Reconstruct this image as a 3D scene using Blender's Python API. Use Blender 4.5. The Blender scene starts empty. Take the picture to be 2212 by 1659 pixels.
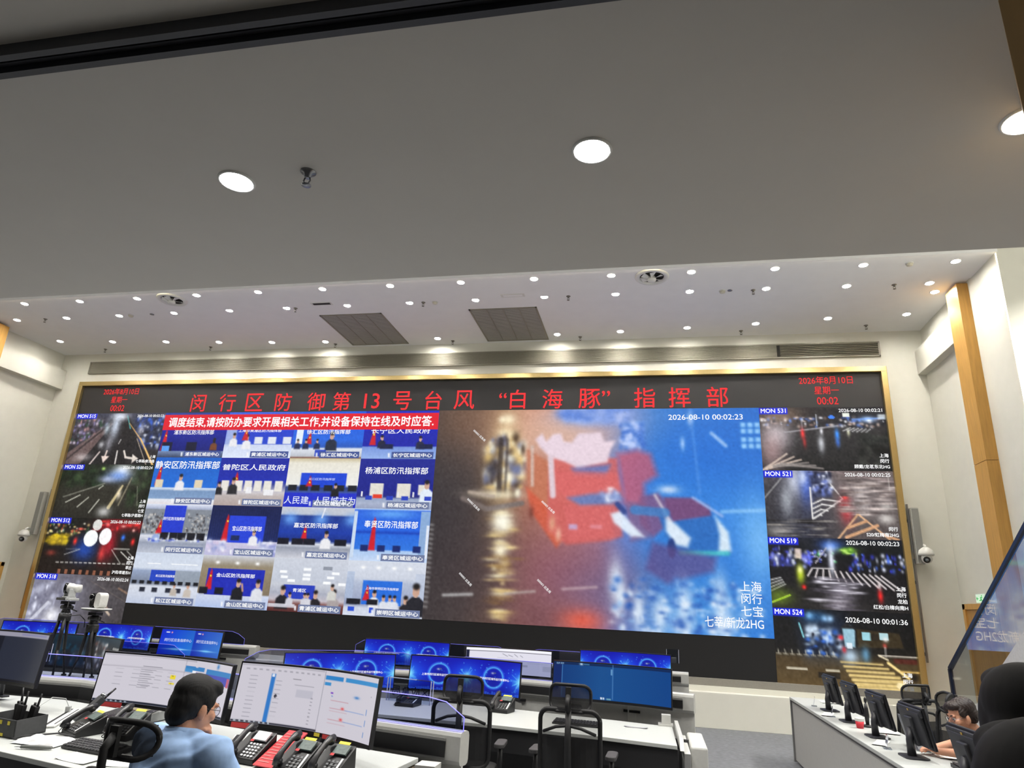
import bpy, bmesh, math, random
import numpy as np
from mathutils import Vector, Matrix, Euler
random.seed(7); RNG = np.random.default_rng(7)
SC = bpy.context.scene
COL = SC.collection
R = math.radians

# ---------------------------------------------------------------- camera, world, exposure
cam_d = bpy.data.cameras.new('camera'); cam = bpy.data.objects.new('camera', cam_d); COL.objects.link(cam)
cam_d.sensor_width = 36.0; cam_d.lens = 1457.88 / 2212 * 36.0; cam_d.clip_start = 0.05
def cam_axes(yaw, pitch, roll):
    f = Vector((math.sin(yaw) * math.cos(pitch), math.cos(yaw) * math.cos(pitch), math.sin(pitch)))
    r = Vector((math.cos(yaw), -math.sin(yaw), 0)); u = r.cross(f)
    return r * math.cos(roll) + u * math.sin(roll), -r * math.sin(roll) + u * math.cos(roll), f
_r, _u, _f = cam_axes(-0.21110, 0.31655, 0.05014)
cam.matrix_world = Matrix(((_r.x, _u.x, -_f.x, 0), (_r.y, _u.y, -_f.y, 0), (_r.z, _u.z, -_f.z, 1.70), (0, 0, 0, 1)))
SC.camera = cam
w = bpy.data.worlds.new('world'); SC.world = w; w.use_nodes = True
w.node_tree.nodes['Background'].inputs[0].default_value = (0.5, 0.5, 0.5, 1)
w.node_tree.nodes['Background'].inputs[1].default_value = 0.0
SC.view_settings.view_transform = 'Standard'; SC.view_settings.look = 'None'
SC.view_settings.exposure = 0.0; SC.view_settings.gamma = 1.0
SC.view_settings.use_curve_mapping = False
SC.cycles.use_denoising = True
SC.cycles.max_bounces = 8; SC.cycles.diffuse_bounces = 5; SC.cycles.transparent_max_bounces = 12
SC.cycles.sample_clamp_indirect = 6.0
LAMP = 940.0          # emission of the hall's ceiling downlights
LAMP_NEAR = 260.0
FILL_W = 95.0           # watts of each added fill lamp above the gallery edge

# ---------------------------------------------------------------- helpers
def lin(c):
    c = np.asarray(c, float) / 255.0
    return np.where(c <= 0.04045, c / 12.92, ((c + 0.055) / 1.055) ** 2.4)
def rgba(c): return tuple(float(x) for x in lin(c)) + (1.0,)
MATS = {}
def mat(name, col, rough=0.5, metal=0.0, var=0.06, scale=40.0, bump=0.0, emit=None, es=1.0, stretch=None, coat=0.0):
    if name in MATS: return MATS[name]
    m = bpy.data.materials.new(name); m.use_nodes = True; nt = m.node_tree; b = nt.nodes['Principled BSDF']
    b.inputs['Roughness'].default_value = rough; b.inputs['Metallic'].default_value = metal
    c = rgba(col)
    if coat: b.inputs['Coat Weight'].default_value = coat
    if var > 0 or bump > 0:
        tc = nt.nodes.new('ShaderNodeTexCoord'); mp = nt.nodes.new('ShaderNodeMapping'); nz = nt.nodes.new('ShaderNodeTexNoise')
        nz.inputs['Scale'].default_value = scale; nz.inputs['Detail'].default_value = 4
        if stretch: mp.inputs['Scale'].default_value = stretch
        nt.links.new(tc.outputs['Object'], mp.inputs[0]); nt.links.new(mp.outputs[0], nz.inputs['Vector'])
        rp = nt.nodes.new('ShaderNodeValToRGB')
        rp.color_ramp.elements[0].color = tuple(x * (1 - var) for x in c[:3]) + (1,)
        rp.color_ramp.elements[1].color = tuple(min(1, x * (1 + var)) for x in c[:3]) + (1,)
        rp.color_ramp.elements[0].position = 0.3; rp.color_ramp.elements[1].position = 0.7
        nt.links.new(nz.outputs['Fac'], rp.inputs[0]); nt.links.new(rp.outputs[0], b.inputs['Base Color'])
        if bump > 0:
            bp = nt.nodes.new('ShaderNodeBump'); bp.inputs['Strength'].default_value = bump; bp.inputs['Distance'].default_value = 0.01
            nt.links.new(nz.outputs['Fac'], bp.inputs['Height']); nt.links.new(bp.outputs[0], b.inputs['Normal'])
    else:
        b.inputs['Base Color'].default_value = c
    if emit is not None:
        b.inputs['Emission Color'].default_value = rgba(emit); b.inputs['Emission Strength'].default_value = es
    MATS[name] = m
    return m
def screen_mat(name, strength=1.0, rough=0.45, base=(20, 20, 22)):
    # a lit display: its picture is the colour attribute of the mesh
    if name in MATS: return MATS[name]
    m = bpy.data.materials.new(name); m.use_nodes = True; nt = m.node_tree; b = nt.nodes['Principled BSDF']
    a = nt.nodes.new('ShaderNodeAttribute'); a.attribute_name = 'Col'
    b.inputs['Base Color'].default_value = rgba(base); b.inputs['Roughness'].default_value = rough
    b.inputs['Specular IOR Level'].default_value = 0.25
    nt.links.new(a.outputs['Color'], b.inputs['Emission Color']); b.inputs['Emission Strength'].default_value = strength
    m.cycles.emission_sampling = 'NONE'
    MATS[name] = m
    return m
def glass_mat(name, tint=(235, 242, 250), ior=1.5, gain=1.0):
    if name in MATS: return MATS[name]
    m = bpy.data.materials.new(name); m.use_nodes = True; nt = m.node_tree
    for n in list(nt.nodes): nt.nodes.remove(n)
    o = nt.nodes.new('ShaderNodeOutputMaterial'); t = nt.nodes.new('ShaderNodeBsdfTransparent'); g = nt.nodes.new('ShaderNodeBsdfGlossy')
    lw = nt.nodes.new('ShaderNodeLayerWeight'); lw.inputs['Blend'].default_value = 0.5; mx = nt.nodes.new('ShaderNodeMixShader')
    pw = nt.nodes.new('ShaderNodeMath'); pw.operation = 'POWER'; pw.inputs[1].default_value = 5.0
    r0 = ((ior - 1) / (ior + 1)) ** 2; ma = nt.nodes.new('ShaderNodeMath'); ma.operation = 'MULTIPLY_ADD'; ma.inputs[1].default_value = 1 - r0; ma.inputs[2].default_value = r0
    t.inputs[0].default_value = rgba(tint); g.inputs['Roughness'].default_value = 0.0; g.inputs[0].default_value = (gain, gain, gain, 1)
    nt.links.new(lw.outputs['Facing'], pw.inputs[0]); nt.links.new(pw.outputs[0], ma.inputs[0])
    nt.links.new(ma.outputs[0], mx.inputs[0]); nt.links.new(t.outputs[0], mx.inputs[1]); nt.links.new(g.outputs[0], mx.inputs[2]); nt.links.new(mx.outputs[0], o.inputs[0])
    MATS[name] = m
    return m
def mesh_mat(name, col, alpha):
    # woven see-through fabric
    if name in MATS: return MATS[name]
    m = bpy.data.materials.new(name); m.use_nodes = True; nt = m.node_tree; b = nt.nodes['Principled BSDF']
    b.inputs['Base Color'].default_value = rgba(col); b.inputs['Roughness'].default_value = 0.8
    tc = nt.nodes.new('ShaderNodeTexCoord'); nz = nt.nodes.new('ShaderNodeTexNoise'); nz.inputs['Scale'].default_value = 25
    mr = nt.nodes.new('ShaderNodeMapRange'); mr.inputs['To Min'].default_value = alpha - 0.05; mr.inputs['To Max'].default_value = alpha + 0.05
    nt.links.new(tc.outputs['Object'], nz.inputs['Vector']); nt.links.new(nz.outputs['Fac'], mr.inputs['Value']); nt.links.new(mr.outputs[0], b.inputs['Alpha'])
    MATS[name] = m
    return m

class MB:
    "collects shapes and links them as ONE mesh object"
    def __init__(s): s.v = []; s.f = []; s.mi = []; s.cur = 0; s.smooth = []; s.sm = False
    def add(s, vs, fs):
        o = len(s.v); s.v += [tuple(map(float, v)) for v in vs]
        for f in fs: s.f.append([i + o for i in f]); s.mi.append(s.cur); s.smooth.append(s.sm)
        return s
    def box(s, c, d, rot=None):
        x, y, z = (k / 2 for k in d); vs = [Vector((sx * x, sy * y, sz * z)) for sz in (-1, 1) for sy in (-1, 1) for sx in (-1, 1)]
        if rot is not None:
            M = Euler(rot).to_matrix() if not isinstance(rot, Matrix) else rot
            vs = [M @ v for v in vs]
        return s.add([v + Vector(c) for v in vs], [(0, 2, 3, 1), (4, 5, 7, 6), (0, 1, 5, 4), (2, 6, 7, 3), (0, 4, 6, 2), (1, 3, 7, 5)])
    def bb(s, a, b): return s.box([(p + q) / 2 for p, q in zip(a, b)], [abs(q - p) for p, q in zip(a, b)])
    def prism(s, pts, vec, cap=True):
        n = len(pts); a = [Vector(p) for p in pts]; b = [p + Vector(vec) for p in a]
        fs = [(i, (i + 1) % n, n + (i + 1) % n, n + i) for i in range(n)]
        if cap: fs += [tuple(range(n - 1, -1, -1)), tuple(range(n, 2 * n))]
        return s.add(a + b, fs)
    def rings(s, rs, cap=True):
        n = len(rs[0]); vs = [p for r in rs for p in r]; fs = []
        for k in range(len(rs) - 1):
            for i in range(n): fs.append((k * n + i, k * n + (i + 1) % n, (k + 1) * n + (i + 1) % n, (k + 1) * n + i))
        if cap: fs += [tuple(range(n - 1, -1, -1)), tuple((len(rs) - 1) * n + i for i in range(n))]
        return s.add(vs, fs)
    def tube(s, path, r, n=10, cap=True):
        path = [Vector(p) for p in path]; rr = r if isinstance(r, (list, tuple)) else [r] * len(path); out = []; pu = None
        for i, p in enumerate(path):
            t = (path[min(i + 1, len(path) - 1)] - path[max(i - 1, 0)]).normalized()
            if pu is None:
                pu = t.orthogonal().normalized()
            pu = (pu - t * pu.dot(t)); pu = pu.normalized() if pu.length > 1e-6 else t.orthogonal().normalized(); pv = t.cross(pu)
            out.append([p + (pu * math.cos(2 * math.pi * k / n) + pv * math.sin(2 * math.pi * k / n)) * rr[i] for k in range(n)])
        sm = s.sm; s.sm = n >= 8; s.rings(out, cap); s.sm = sm; return s
    def cyl(s, a, b, r, r2=None, n=20): return s.tube([a, b], [r, r if r2 is None else r2], n)
    def lathe(s, prof, c, n=28, M=None):
        out = []
        for r, z in prof:
            ring = [Vector((r * math.cos(2 * math.pi * k / n), r * math.sin(2 * math.pi * k / n), z)) for k in range(n)]
            if M is not None: ring = [M @ p for p in ring]
            out.append([p + Vector(c) for p in ring])
        sm = s.sm; s.sm = True; s.rings(out); s.sm = sm; return s
    def ell(s, c, r, M=None, nu=16, nv=10):
        out = []
        for j in range(nv + 1):
            a = -math.pi / 2 + math.pi * j / nv; a = max(-1.54, min(1.54, a))
            ring = [Vector((r[0] * math.cos(a) * math.cos(2 * math.pi * k / nu), r[1] * math.cos(a) * math.sin(2 * math.pi * k / nu), r[2] * math.sin(a))) for k in range(nu)]
            if M is not None: ring = [M @ p for p in ring]
            out.append([p + Vector(c) for p in ring])
        sm = s.sm; s.sm = True; s.rings(out); s.sm = sm; return s
    def rrect(s, w, h, rad, n=5):
        out = []
        for cx, cy, a0 in ((w / 2 - rad, h / 2 - rad, 0), (-w / 2 + rad, h / 2 - rad, 90), (-w / 2 + rad, -h / 2 + rad, 180), (w / 2 - rad, -h / 2 + rad, 270)):
            for k in range(n + 1):
                a = R(a0 + 90 * k / n); out.append((cx + rad * math.cos(a), cy + rad * math.sin(a)))
        return out
    def build(s, name, m, parent=None, local=True, bevel=0.0):
        me = bpy.data.meshes.new(name); me.from_pydata(s.v, [], s.f); me.update()
        for x in (m if isinstance(m, (list, tuple)) else [m]): me.materials.append(x)
        me.polygons.foreach_set('material_index', s.mi); me.polygons.foreach_set('use_smooth', s.smooth)
        bm = bmesh.new(); bm.from_mesh(me); bmesh.ops.recalc_face_normals(bm, faces=bm.faces)
        if bevel > 0:
            es = [e for e in bm.edges if len(e.link_faces) == 2 and e.calc_face_angle(0) > 0.6]
            bmesh.ops.bevel(bm, geom=es, offset=bevel, segments=2, affect='EDGES', profile=0.5, clamp_overlap=True)
        bm.to_mesh(me); bm.free()
        o = bpy.data.objects.new(name, me); COL.objects.link(o)
        if parent is not None:
            if not local: me.transform(world_of(parent).inverted())
            o.parent = parent
        return o
def world_of(o):
    M = Matrix.LocRotScale(o.location, o.rotation_euler, o.scale)
    return world_of(o.parent) @ M if o.parent else M
def tag(o, label, cat, group=None, kind=None):
    if label: o['label'] = label
    if cat: o['category'] = cat
    if group: o['group'] = group
    if kind: o['kind'] = kind
    return o
def thing(name, label, cat, loc=(0, 0, 0), rz=0.0, group=None):
    o = bpy.data.objects.new(name, None); COL.objects.link(o); o.empty_display_size = 0.05
    o.location = loc; o.rotation_euler = (0, 0, rz)
    return tag(o, label, cat, group)
def dup(root, loc, rz=None, label=None, group=None):
    c = root.copy(); COL.objects.link(c); c.location = loc
    if rz is not None: c.rotation_euler = (0, 0, rz)
    if label: c['label'] = label
    if group: c['group'] = group
    for ch in list(root.children):
        d = ch.copy(); COL.objects.link(d); d.parent = c
        for g in list(ch.children):
            e = g.copy(); COL.objects.link(e); e.parent = d
    return c
def struct(name, mb, m, label, cat, bevel=0.0):
    o = mb.build(name, m, bevel=bevel); return tag(o, label, cat, kind='structure')
ORD = ['first', 'second', 'third', 'fourth', 'fifth', 'sixth', 'seventh', 'eighth', 'ninth', 'tenth', 'eleventh', 'twelfth', 'thirteenth', 'fourteenth', 'fifteenth']

# text as flat mesh: returns verts (N,2) and faces; the em height is 1
_TX = {}
def text_geo(t, bold=0.0, sx=1.0, res=3):
    k = (t, bold, sx)
    if k in _TX: return _TX[k]
    cu = bpy.data.curves.new('lettering', 'FONT'); cu.body = t; cu.size = 1.0; cu.resolution_u = res; cu.align_x = 'LEFT'
    cu.fill_mode = 'FRONT'
    ob = bpy.data.objects.new('lettering', cu); COL.objects.link(ob)
    bpy.context.view_layer.update(); dg = bpy.context.evaluated_depsgraph_get()
    me = bpy.data.meshes.new_from_object(ob.evaluated_get(dg))
    vs = np.array([v.co[:2] for v in me.vertices]) if len(me.vertices) else np.zeros((0, 2)); fs = [list(p.vertices) for p in me.polygons]
    bpy.data.objects.remove(ob); bpy.data.curves.remove(cu); bpy.data.meshes.remove(me)
    vs = vs * (sx, 1) if len(vs) else vs
    if bold > 0:   # heavier strokes: the glyphs struck a few times, slightly shifted
        n = len(vs); sh = [(0, 0), (bold, 0), (-bold, 0), (0, bold), (0, -bold)]
        fs = [[q + i * n for q in f] for i in range(len(sh)) for f in fs]; vs = np.concatenate([vs + np.array(d) for d in sh])
    _TX[k] = (vs, fs); return vs, fs
def text_fit(t, w=None, h=None, bold=0.0, sx=1.0):
    "lettering scaled so its box is h high and (if w given) w wide, origin at its lower left"
    vs, fs = text_geo(t, bold, sx)
    lo, hi = vs.min(0), vs.max(0); vs = vs - lo; d = hi - lo
    if h is None: k = np.array([w / d[0]] * 2)
    elif w is None: k = np.array([h / d[1]] * 2)
    else: k = np.array([w / d[0], h / d[1]])
    return vs * k, fs

class Pic:
    "a small picture for a display, painted by rule; u to the right, v downward, both 0..1"
    def __init__(s, wp, hp, col=(0, 0, 0), asp=None):
        s.w, s.h = wp, hp; s.c = np.zeros((hp, wp, 3)) + np.array(col, float)
        s.u, s.v = np.meshgrid((np.arange(wp)) / (wp - 1), (np.arange(hp)) / (hp - 1)); s.asp = asp or wp / hp; s.txt = []
    def mix(s, m, col): s.c += (np.array(col, float) - s.c) * np.clip(m, 0, 1)[..., None]; return s
    def hg(s, stops, a=1.0):
        us = [k[0] for k in stops]; cc = np.stack([np.interp(s.u, us, [k[1][i] for k in stops]) for i in range(3)], -1); s.c += (cc - s.c) * a; return s
    def vg(s, stops, a=1.0):
        us = [k[0] for k in stops]; cc = np.stack([np.interp(s.v, us, [k[1][i] for k in stops]) for i in range(3)], -1); s.c += (cc - s.c) * a; return s
    def rect(s, u0, v0, u1, v1, col, a=1.0, soft=0.0):
        e = max(soft, 0.5 / s.w)
        m = np.clip((s.u - u0) / e + .5, 0, 1) * np.clip((u1 - s.u) / e + .5, 0, 1) * np.clip((s.v - v0) / e + .5, 0, 1) * np.clip((v1 - s.v) / e + .5, 0, 1)
        return s.mix(m * a, col)
    def blob(s, u, v, ru, rv, col, a=1.0, p=1.0):
        d = ((s.u - u) / ru) ** 2 + ((s.v - v) / rv) ** 2
        return s.mix(a * np.exp(-(d ** p)), col)
    def disc(s, u, v, ru, rv, col, a=1.0): return s.mix(a * np.clip((1.05 - (((s.u - u) / ru) ** 2 + ((s.v - v) / rv) ** 2)) * 6, 0, 1), col)
    def ring(s, u, v, r, wd, col, a=1.0):
        d = np.hypot((s.u - u) * s.asp, s.v - v); return s.mix(a * np.exp(-((d - r) / wd) ** 2), col)
    def line(s, u0, v0, u1, v1, wd, col, a=1.0, w1=None):
        X, Y = s.u * s.asp, s.v; ax, bx = u0 * s.asp, u1 * s.asp; dx, dy = bx - ax, v1 - v0; L = dx * dx + dy * dy + 1e-9
        t = np.clip(((X - ax) * dx + (Y - v0) * dy) / L, 0, 1); d = np.hypot(X - ax - t * dx, Y - v0 - t * dy)
        ww = wd + ((w1 if w1 is not None else wd) - wd) * t
        return s.mix(a * np.clip((ww - d) * s.h * 0.8 + .5, 0, 1), col)
    def poly(s, pts, col, a=1.0, soft=0.7):
        # signed-distance style fill of a polygon by even-odd and edge distance
        X, Y = s.u * s.asp, s.v; P = [(x * s.asp, y) for x, y in pts]; ins = np.zeros(X.shape, bool); dm = np.full(X.shape, 9.0)
        for (x0, y0), (x1, y1) in zip(P, P[1:] + P[:1]):
            c = (y0 > Y) != (y1 > Y); xi = x0 + (Y - y0) * (x1 - x0) / (y1 - y0 if abs(y1 - y0) > 1e-9 else 1e-9); ins ^= c & (X < xi)
            dx, dy = x1 - x0, y1 - y0; t = np.clip(((X - x0) * dx + (Y - y0) * dy) / (dx * dx + dy * dy + 1e-9), 0, 1); dm = np.minimum(dm, np.hypot(X - x0 - t * dx, Y - y0 - t * dy))
        return s.mix(a * np.clip(np.where(ins, dm, -dm) * s.h * soft + .5, 0, 1), col)
    def noise(s, amp, fu=1.0, fv=1.0, region=None):
        n = RNG.normal(size=(max(2, int(s.h * fv)), max(2, int(s.w * fu))))
        yi = np.linspace(0, n.shape[0] - 1, s.h); xi = np.linspace(0, n.shape[1] - 1, s.w)
        y0 = np.clip(yi.astype(int), 0, n.shape[0] - 2); x0 = np.clip(xi.astype(int), 0, n.shape[1] - 2); fy = (yi - y0)[:, None]; fx = (xi - x0)[None]
        z = n[y0][:, x0] * (1 - fy) * (1 - fx) + n[y0 + 1][:, x0] * fy * (1 - fx) + n[y0][:, x0 + 1] * (1 - fy) * fx + n[y0 + 1][:, x0 + 1] * fy * fx
        m = 1.0
        if region: u0, v0, u1, v1 = region; m = ((s.u >= u0) & (s.u <= u1) & (s.v >= v0) & (s.v <= v1))[..., None]
        s.c += z[..., None] * amp * m; return s
    def specks(s, n, u0, v0, u1, v1, cols, ru=0.006, rv=0.01):
        for _ in range(n):
            s.blob(RNG.uniform(u0, u1), RNG.uniform(v0, v1), ru * RNG.uniform(.5, 1.6), rv * RNG.uniform(.5, 1.6), cols[RNG.integers(len(cols))], RNG.uniform(.5, 1))
        return s
    def blur(s, n=1):
        for _ in range(n):
            p = np.pad(s.c, ((1, 1), (1, 1), (0, 0)), 'edge'); s.c = (p[:-2, 1:-1] + p[2:, 1:-1] + p[1:-1, :-2] + p[1:-1, 2:] + 2 * p[1:-1, 1:-1]) / 6
        return s
    def text(s, t, u, v, h, col=(255, 255, 255), w=None, bold=0.012, align='L', rot=0.0, gap=0.0, plate=None):
        "lettering h high (fraction of the picture's height), v = its vertical middle"
        s.txt.append((t, u, v, h, col, w, bold, align, rot, plate)); return s

def put_picture(mb_name, pic, W, H, place, m, parent, step=0.003, local=True):
    """grid + lettering as one mesh. place(x, z, d) -> 3D point; x in 0..W from left, z in 0..H from bottom, d = lift off the surface"""
    hp, wp = pic.h, pic.w
    cols = [lin(np.clip(pic.c, 0, 255)).reshape(-1, 3)]
    V = [place(W * i / (wp - 1), H * (1 - j / (hp - 1)), 0.0) for j in range(hp) for i in range(wp)]
    F = [(j * wp + i, (j + 1) * wp + i, (j + 1) * wp + i + 1, j * wp + i + 1) for j in range(hp - 1) for i in range(wp - 1)]
    for t, u, v, h, col, w, bold, al, rot, plate in pic.txt:
        vs, fs = text_fit(t, None if w is None else w * W, h * H, bold)
        tw = vs[:, 0].max()
        ox = u * W - (0 if al == 'L' else tw / 2 if al == 'C' else tw); oz = H * (1 - v) - h * H / 2
        if plate is not None:
            px, pz = h * H * .35, h * H * .3; o = len(V)
            V += [place(ox - px, oz - pz, step * .5), place(ox + tw + px, oz - pz, step * .5), place(ox + tw + px, oz + h * H + pz, step * .5), place(ox - px, oz + h * H + pz, step * .5)]
            F.append((o, o + 1, o + 2, o + 3)); cols.append(np.tile(lin(plate), (4, 1)))
        if rot:
            c0 = np.array([tw / 2, h * H / 2]); cs, sn = math.cos(rot), math.sin(rot); vs = (vs - c0) @ np.array([[cs, sn], [-sn, cs]]) + c0
        o = len(V); V += [place(ox + a, oz + b, step) for a, b in vs]; F += [[k + o for k in f] for f in fs]
        cols.append(np.tile(lin(col), (len(vs), 1)))
    me = bpy.data.meshes.new(mb_name); me.from_pydata([tuple(p) for p in V], [], F); me.update()
    C = np.concatenate(cols); C = np.concatenate([C, np.ones((len(C), 1))], 1)
    at = me.color_attributes.new('Col', 'FLOAT_COLOR', 'POINT'); at.data.foreach_set('color', C.astype(np.float32).ravel())
    me.materials.append(m)
    o = bpy.data.objects.new(mb_name, me); COL.objects.link(o)
    if parent is not None:
        if not local: me.transform(world_of(parent).inverted())
        o.parent = parent
    return o
# ---------------------------------------------------------------- materials of the room
M_wall = mat('wall paint', (226, 225, 214), 0.8, var=0.015, scale=6, bump=0.02)
M_ceil = mat('ceiling paint', (248, 248, 248), 0.85, var=0.012, scale=4)
M_soff = mat('gallery soffit paint', (206, 202, 194), 0.8, var=0.012, scale=4)
M_floor = mat('carpet tile', (112, 114, 118), 0.95, var=0.16, scale=14, bump=0.2)
M_wood = mat('honey wood veneer', (206, 158, 84), 0.4, var=0.10, scale=6, stretch=(6, 6, 0.5))
M_gold = mat('brushed gold trim', (214, 190, 132), 0.28, 0.85, var=0.05, scale=30, stretch=(1, 1, 8))
M_white = mat('white enamel', (228, 228, 224), 0.4, var=0.02)
M_black = mat('black plastic', (20, 20, 22), 0.45, var=0.1)
M_dark = mat('dark grey track', (66, 67, 72), 0.5, 0.3, var=0.04)
M_groove = mat('track groove', (22, 22, 26), 0.6, var=0.05)
M_steel = mat('brushed steel', (150, 152, 156), 0.3, 0.9, var=0.05)
M_slat = mat('grille slat', (150, 147, 134), 0.5, 0.2, var=0.04)
M_gbox = mat('grille cavity', (44, 43, 40), 0.8, var=0.05)  # dark tone stands in for the shade inside grille and vent
M_grey = mat('grille mesh grey', (158, 156, 150), 0.7, var=0.10, scale=120)
def lamp_mat(name, col, es, power):
    # a downlight diffuser: strongest straight down, weaker to the sides
    m = bpy.data.materials.new(name); m.use_nodes = True; nt = m.node_tree; b = nt.nodes['Principled BSDF']; b.inputs['Emission Color'].default_value = rgba(col)
    lw = nt.nodes.new('ShaderNodeLayerWeight'); lw.inputs['Blend'].default_value = 0.5; sb = nt.nodes.new('ShaderNodeMath'); sb.operation = 'SUBTRACT'; sb.inputs[0].default_value = 1.0
    pw = nt.nodes.new('ShaderNodeMath'); pw.operation = 'POWER'; pw.inputs[1].default_value = power; ml = nt.nodes.new('ShaderNodeMath'); ml.operation = 'MULTIPLY'; ml.inputs[1].default_value = es
    nt.links.new(lw.outputs['Facing'], sb.inputs[1]); nt.links.new(sb.outputs[0], pw.inputs[0]); nt.links.new(pw.outputs[0], ml.inputs[0]); nt.links.new(ml.outputs[0], b.inputs['Emission Strength']); return m
M_lamp = lamp_mat('lamp diffuser', (255, 250, 240), LAMP, 2.0); M_lampn = lamp_mat('near lamp diffuser', (255, 252, 246), LAMP_NEAR, 1.0)

# ---------------------------------------------------------------- the room
m = MB(); m.bb((-14, -3.2, -0.1), (7.6, 12.8, 0)); struct('floor', m, M_floor, 'grey carpet tile floor of the control hall', 'floor')
m = MB(); m.bb((-13.8, 12.64, 0), (5.1, 12.85, 7.3)); struct('wall_back', m, M_wall, 'white end wall around the video wall', 'wall')
m = MB(); m.bb((-13.8, -3.2, 0), (-13.6, 12.64, 7.3)); struct('wall_left', m, M_wall, 'white side wall at the far left', 'wall')
m = MB(); m.bb((4.88, 9.70, 0), (5.08, 12.64, 7.3)); struct('wall_right', m, M_wall, 'white side wall right of the video wall', 'wall')
m = MB(); m.bb((5.08, 9.70, 0), (7.6, 9.9, 7.3)); struct('wall_right_return', m, M_wall, 'white wall turning off to the right above the stair', 'wall')
m = MB(); m.bb((7.4, -3.2, 0), (7.6, 9.7, 7.3)); struct('wall_right_near', m, M_wall, 'white wall beyond the stair', 'wall')
m = MB(); m.bb((-14, -3.4, 0), (7.6, -3.2, 7.3)); struct('wall_front', m, M_wall, 'white wall behind the viewer', 'wall')
m = MB(); m.bb((-13.6, 9.68, 6.82), (4.88, 10.52, 7.3)); m.bb((-13.6, 10.52, 6.84), (4.88, 12.64, 7.3)); struct('ceiling', m, M_ceil, 'white hall ceiling with rows of downlights', 'ceiling')
m = MB(); m.bb((-13.6, 3.0, 7.20), (7.4, 9.68, 7.4)); struct('ceiling_near', m, M_ceil, 'higher white ceiling hidden above the gallery edge', 'ceiling')
m = MB(); m.bb((-13.6, -3.2, 3.45), (7.4, 3.283, 3.85)); struct('ceiling_gallery', m, M_soff, 'plain underside of the gallery overhead', 'ceiling')
m = MB(); m.bb((-13.6, 3.283, 3.47), (7.4, 3.30, 3.85)); struct('trim_1', m, M_white, 'white edge strip along the gallery', 'trim')
m = MB(); m.bb((-13.6, 9.655, 6.80), (4.88, 9.68, 7.2)); struct('trim_2', m, M_ceil, 'white drop face where the hall ceiling begins', 'trim')
m = MB(); m.bb((4.74, 11.05, 5.98), (4.88, 12.64, 6.43)); struct('beam_right', m, M_wall, 'white boxed beam high on the right wall', 'beam')
m = MB(); m.bb((-13.6, 10.88, 5.98), (-13.43, 12.64, 6.43)); struct('beam_left', m, M_wall, 'white boxed beam high on the left wall', 'beam')
for nm, a, b, lb in (('column_right', (4.72, 10.65, 0), (4.88, 11.05, 6.80), 'tall honey wood pilaster on the right wall'), ('column_left', (-13.6, 10.45, 0), (-13.3, 10.88, 6.80), 'tall honey wood pilaster at the far left edge')):
    m = MB(); m.bb(a, (b[0], b[1], 4.0)); m.bb((a[0], a[1], 4.008), b); struct(nm, m, M_wood, lb, 'column')
m = MB(); m.prism([(1.02, 1.76, 0), (1.315, 2.275, 0), (1.9, 2.1, 0), (1.6, 1.5, 0)], (0, 0, 3.45)); struct('column_near', m, mat('pale wood veneer', (202, 168, 118), 0.5, var=0.08, scale=5, stretch=(5, 5, 0.6)), 'wood clad column at the upper right edge', 'column')
m = MB(); m.bb((-13.6, 12.28, 0), (4.88, 12.64, 0.52)); m.bb((-13.6, 12.50, 0.52), (4.88, 12.64, 0.60)); struct('baseboard_back', m, M_wall, 'white ledge below the video wall', 'ledge', bevel=0.004)

# folding-wall track in the gallery ceiling
t = thing('ceiling_track', 'dark grey double partition track across the gallery ceiling', 'track', (-3, 1.5, 3.45))
m = MB(); m.bb((-13.6, 1.452, 3.40), (0.9, 1.476, 3.46)); m.bb((-13.6, 1.522, 3.40), (0.9, 1.548, 3.46)); m.build('outer_rail', M_dark, t, local=False)
m = MB(); m.bb((-13.6, 1.478, 3.425), (0.9, 1.494, 3.46)); m.bb((-13.6, 1.504, 3.425), (0.9, 1.520, 3.46)); m.build('inner_rail', M_dark, t, local=False)
m = MB(); m.bb((-13.6, 1.470, 3.452), (0.9, 1.53, 3.468)); m.build('groove', M_groove, t, local=False)

# ---------------------------------------------------------------- ceiling lamps
def make_downlight(label, loc, group, rad, lampm):
    t = thing('ceiling_downlight', label, 'ceiling light', loc, 0, group)
    m = MB(); m.lathe([(rad * 1.0, -0.002), (rad * 1.02, -0.008), (rad * 1.12, -0.008), (rad * 1.17, -0.001), (rad * 1.17, 0.02), (rad * 1.0, 0.02)], (0, 0, 0), 28); m.build('trim_ring', M_white, t)
    m = MB(); m.lathe([(rad * 0.99, -0.004), (rad * 0.5, -0.005), (0.001, -0.005)], (0, 0, 0), 28); m.build('diffuser', lampm, t)
    return t
A = [(-11.88, 9.87), (-10.63, 9.88), (-9.37, 9.88), (-8.1, 9.86), (-6.85, 9.85), (-5.6, 9.85), (-4.34, 9.85), (-3.08, 9.85), (-1.83, 9.85), (-0.57, 9.86), (0.68, 9.87), (1.93, 9.89), (3.19, 9.91), (4.45, 9.93)]
B = [(-12.85, 10.62), (-11.64, 10.62), (-10.39, 10.62), (-9.13, 10.6), (-7.91, 10.59), (-6.7, 10.59), (-5.47, 10.59), (-4.25, 10.59), (-3.01, 10.59), (-1.77, 10.58), (-0.54, 10.59), (0.69, 10.61), (1.91, 10.62), (3.14, 10.65), (4.36, 10.67)]
Cc = [(-12.93, 11.8), (-11.67, 11.92), (-10.39, 12.02), (-9.17, 12.14), (-7.96, 12.24), (-6.74, 12.3), (-4.25, 12.31), (-1.77, 12.29), (-0.53, 12.24), (0.72, 12.16), (1.94, 12.07), (3.15, 11.94), (4.41, 11.87)]
proto = None
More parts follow.
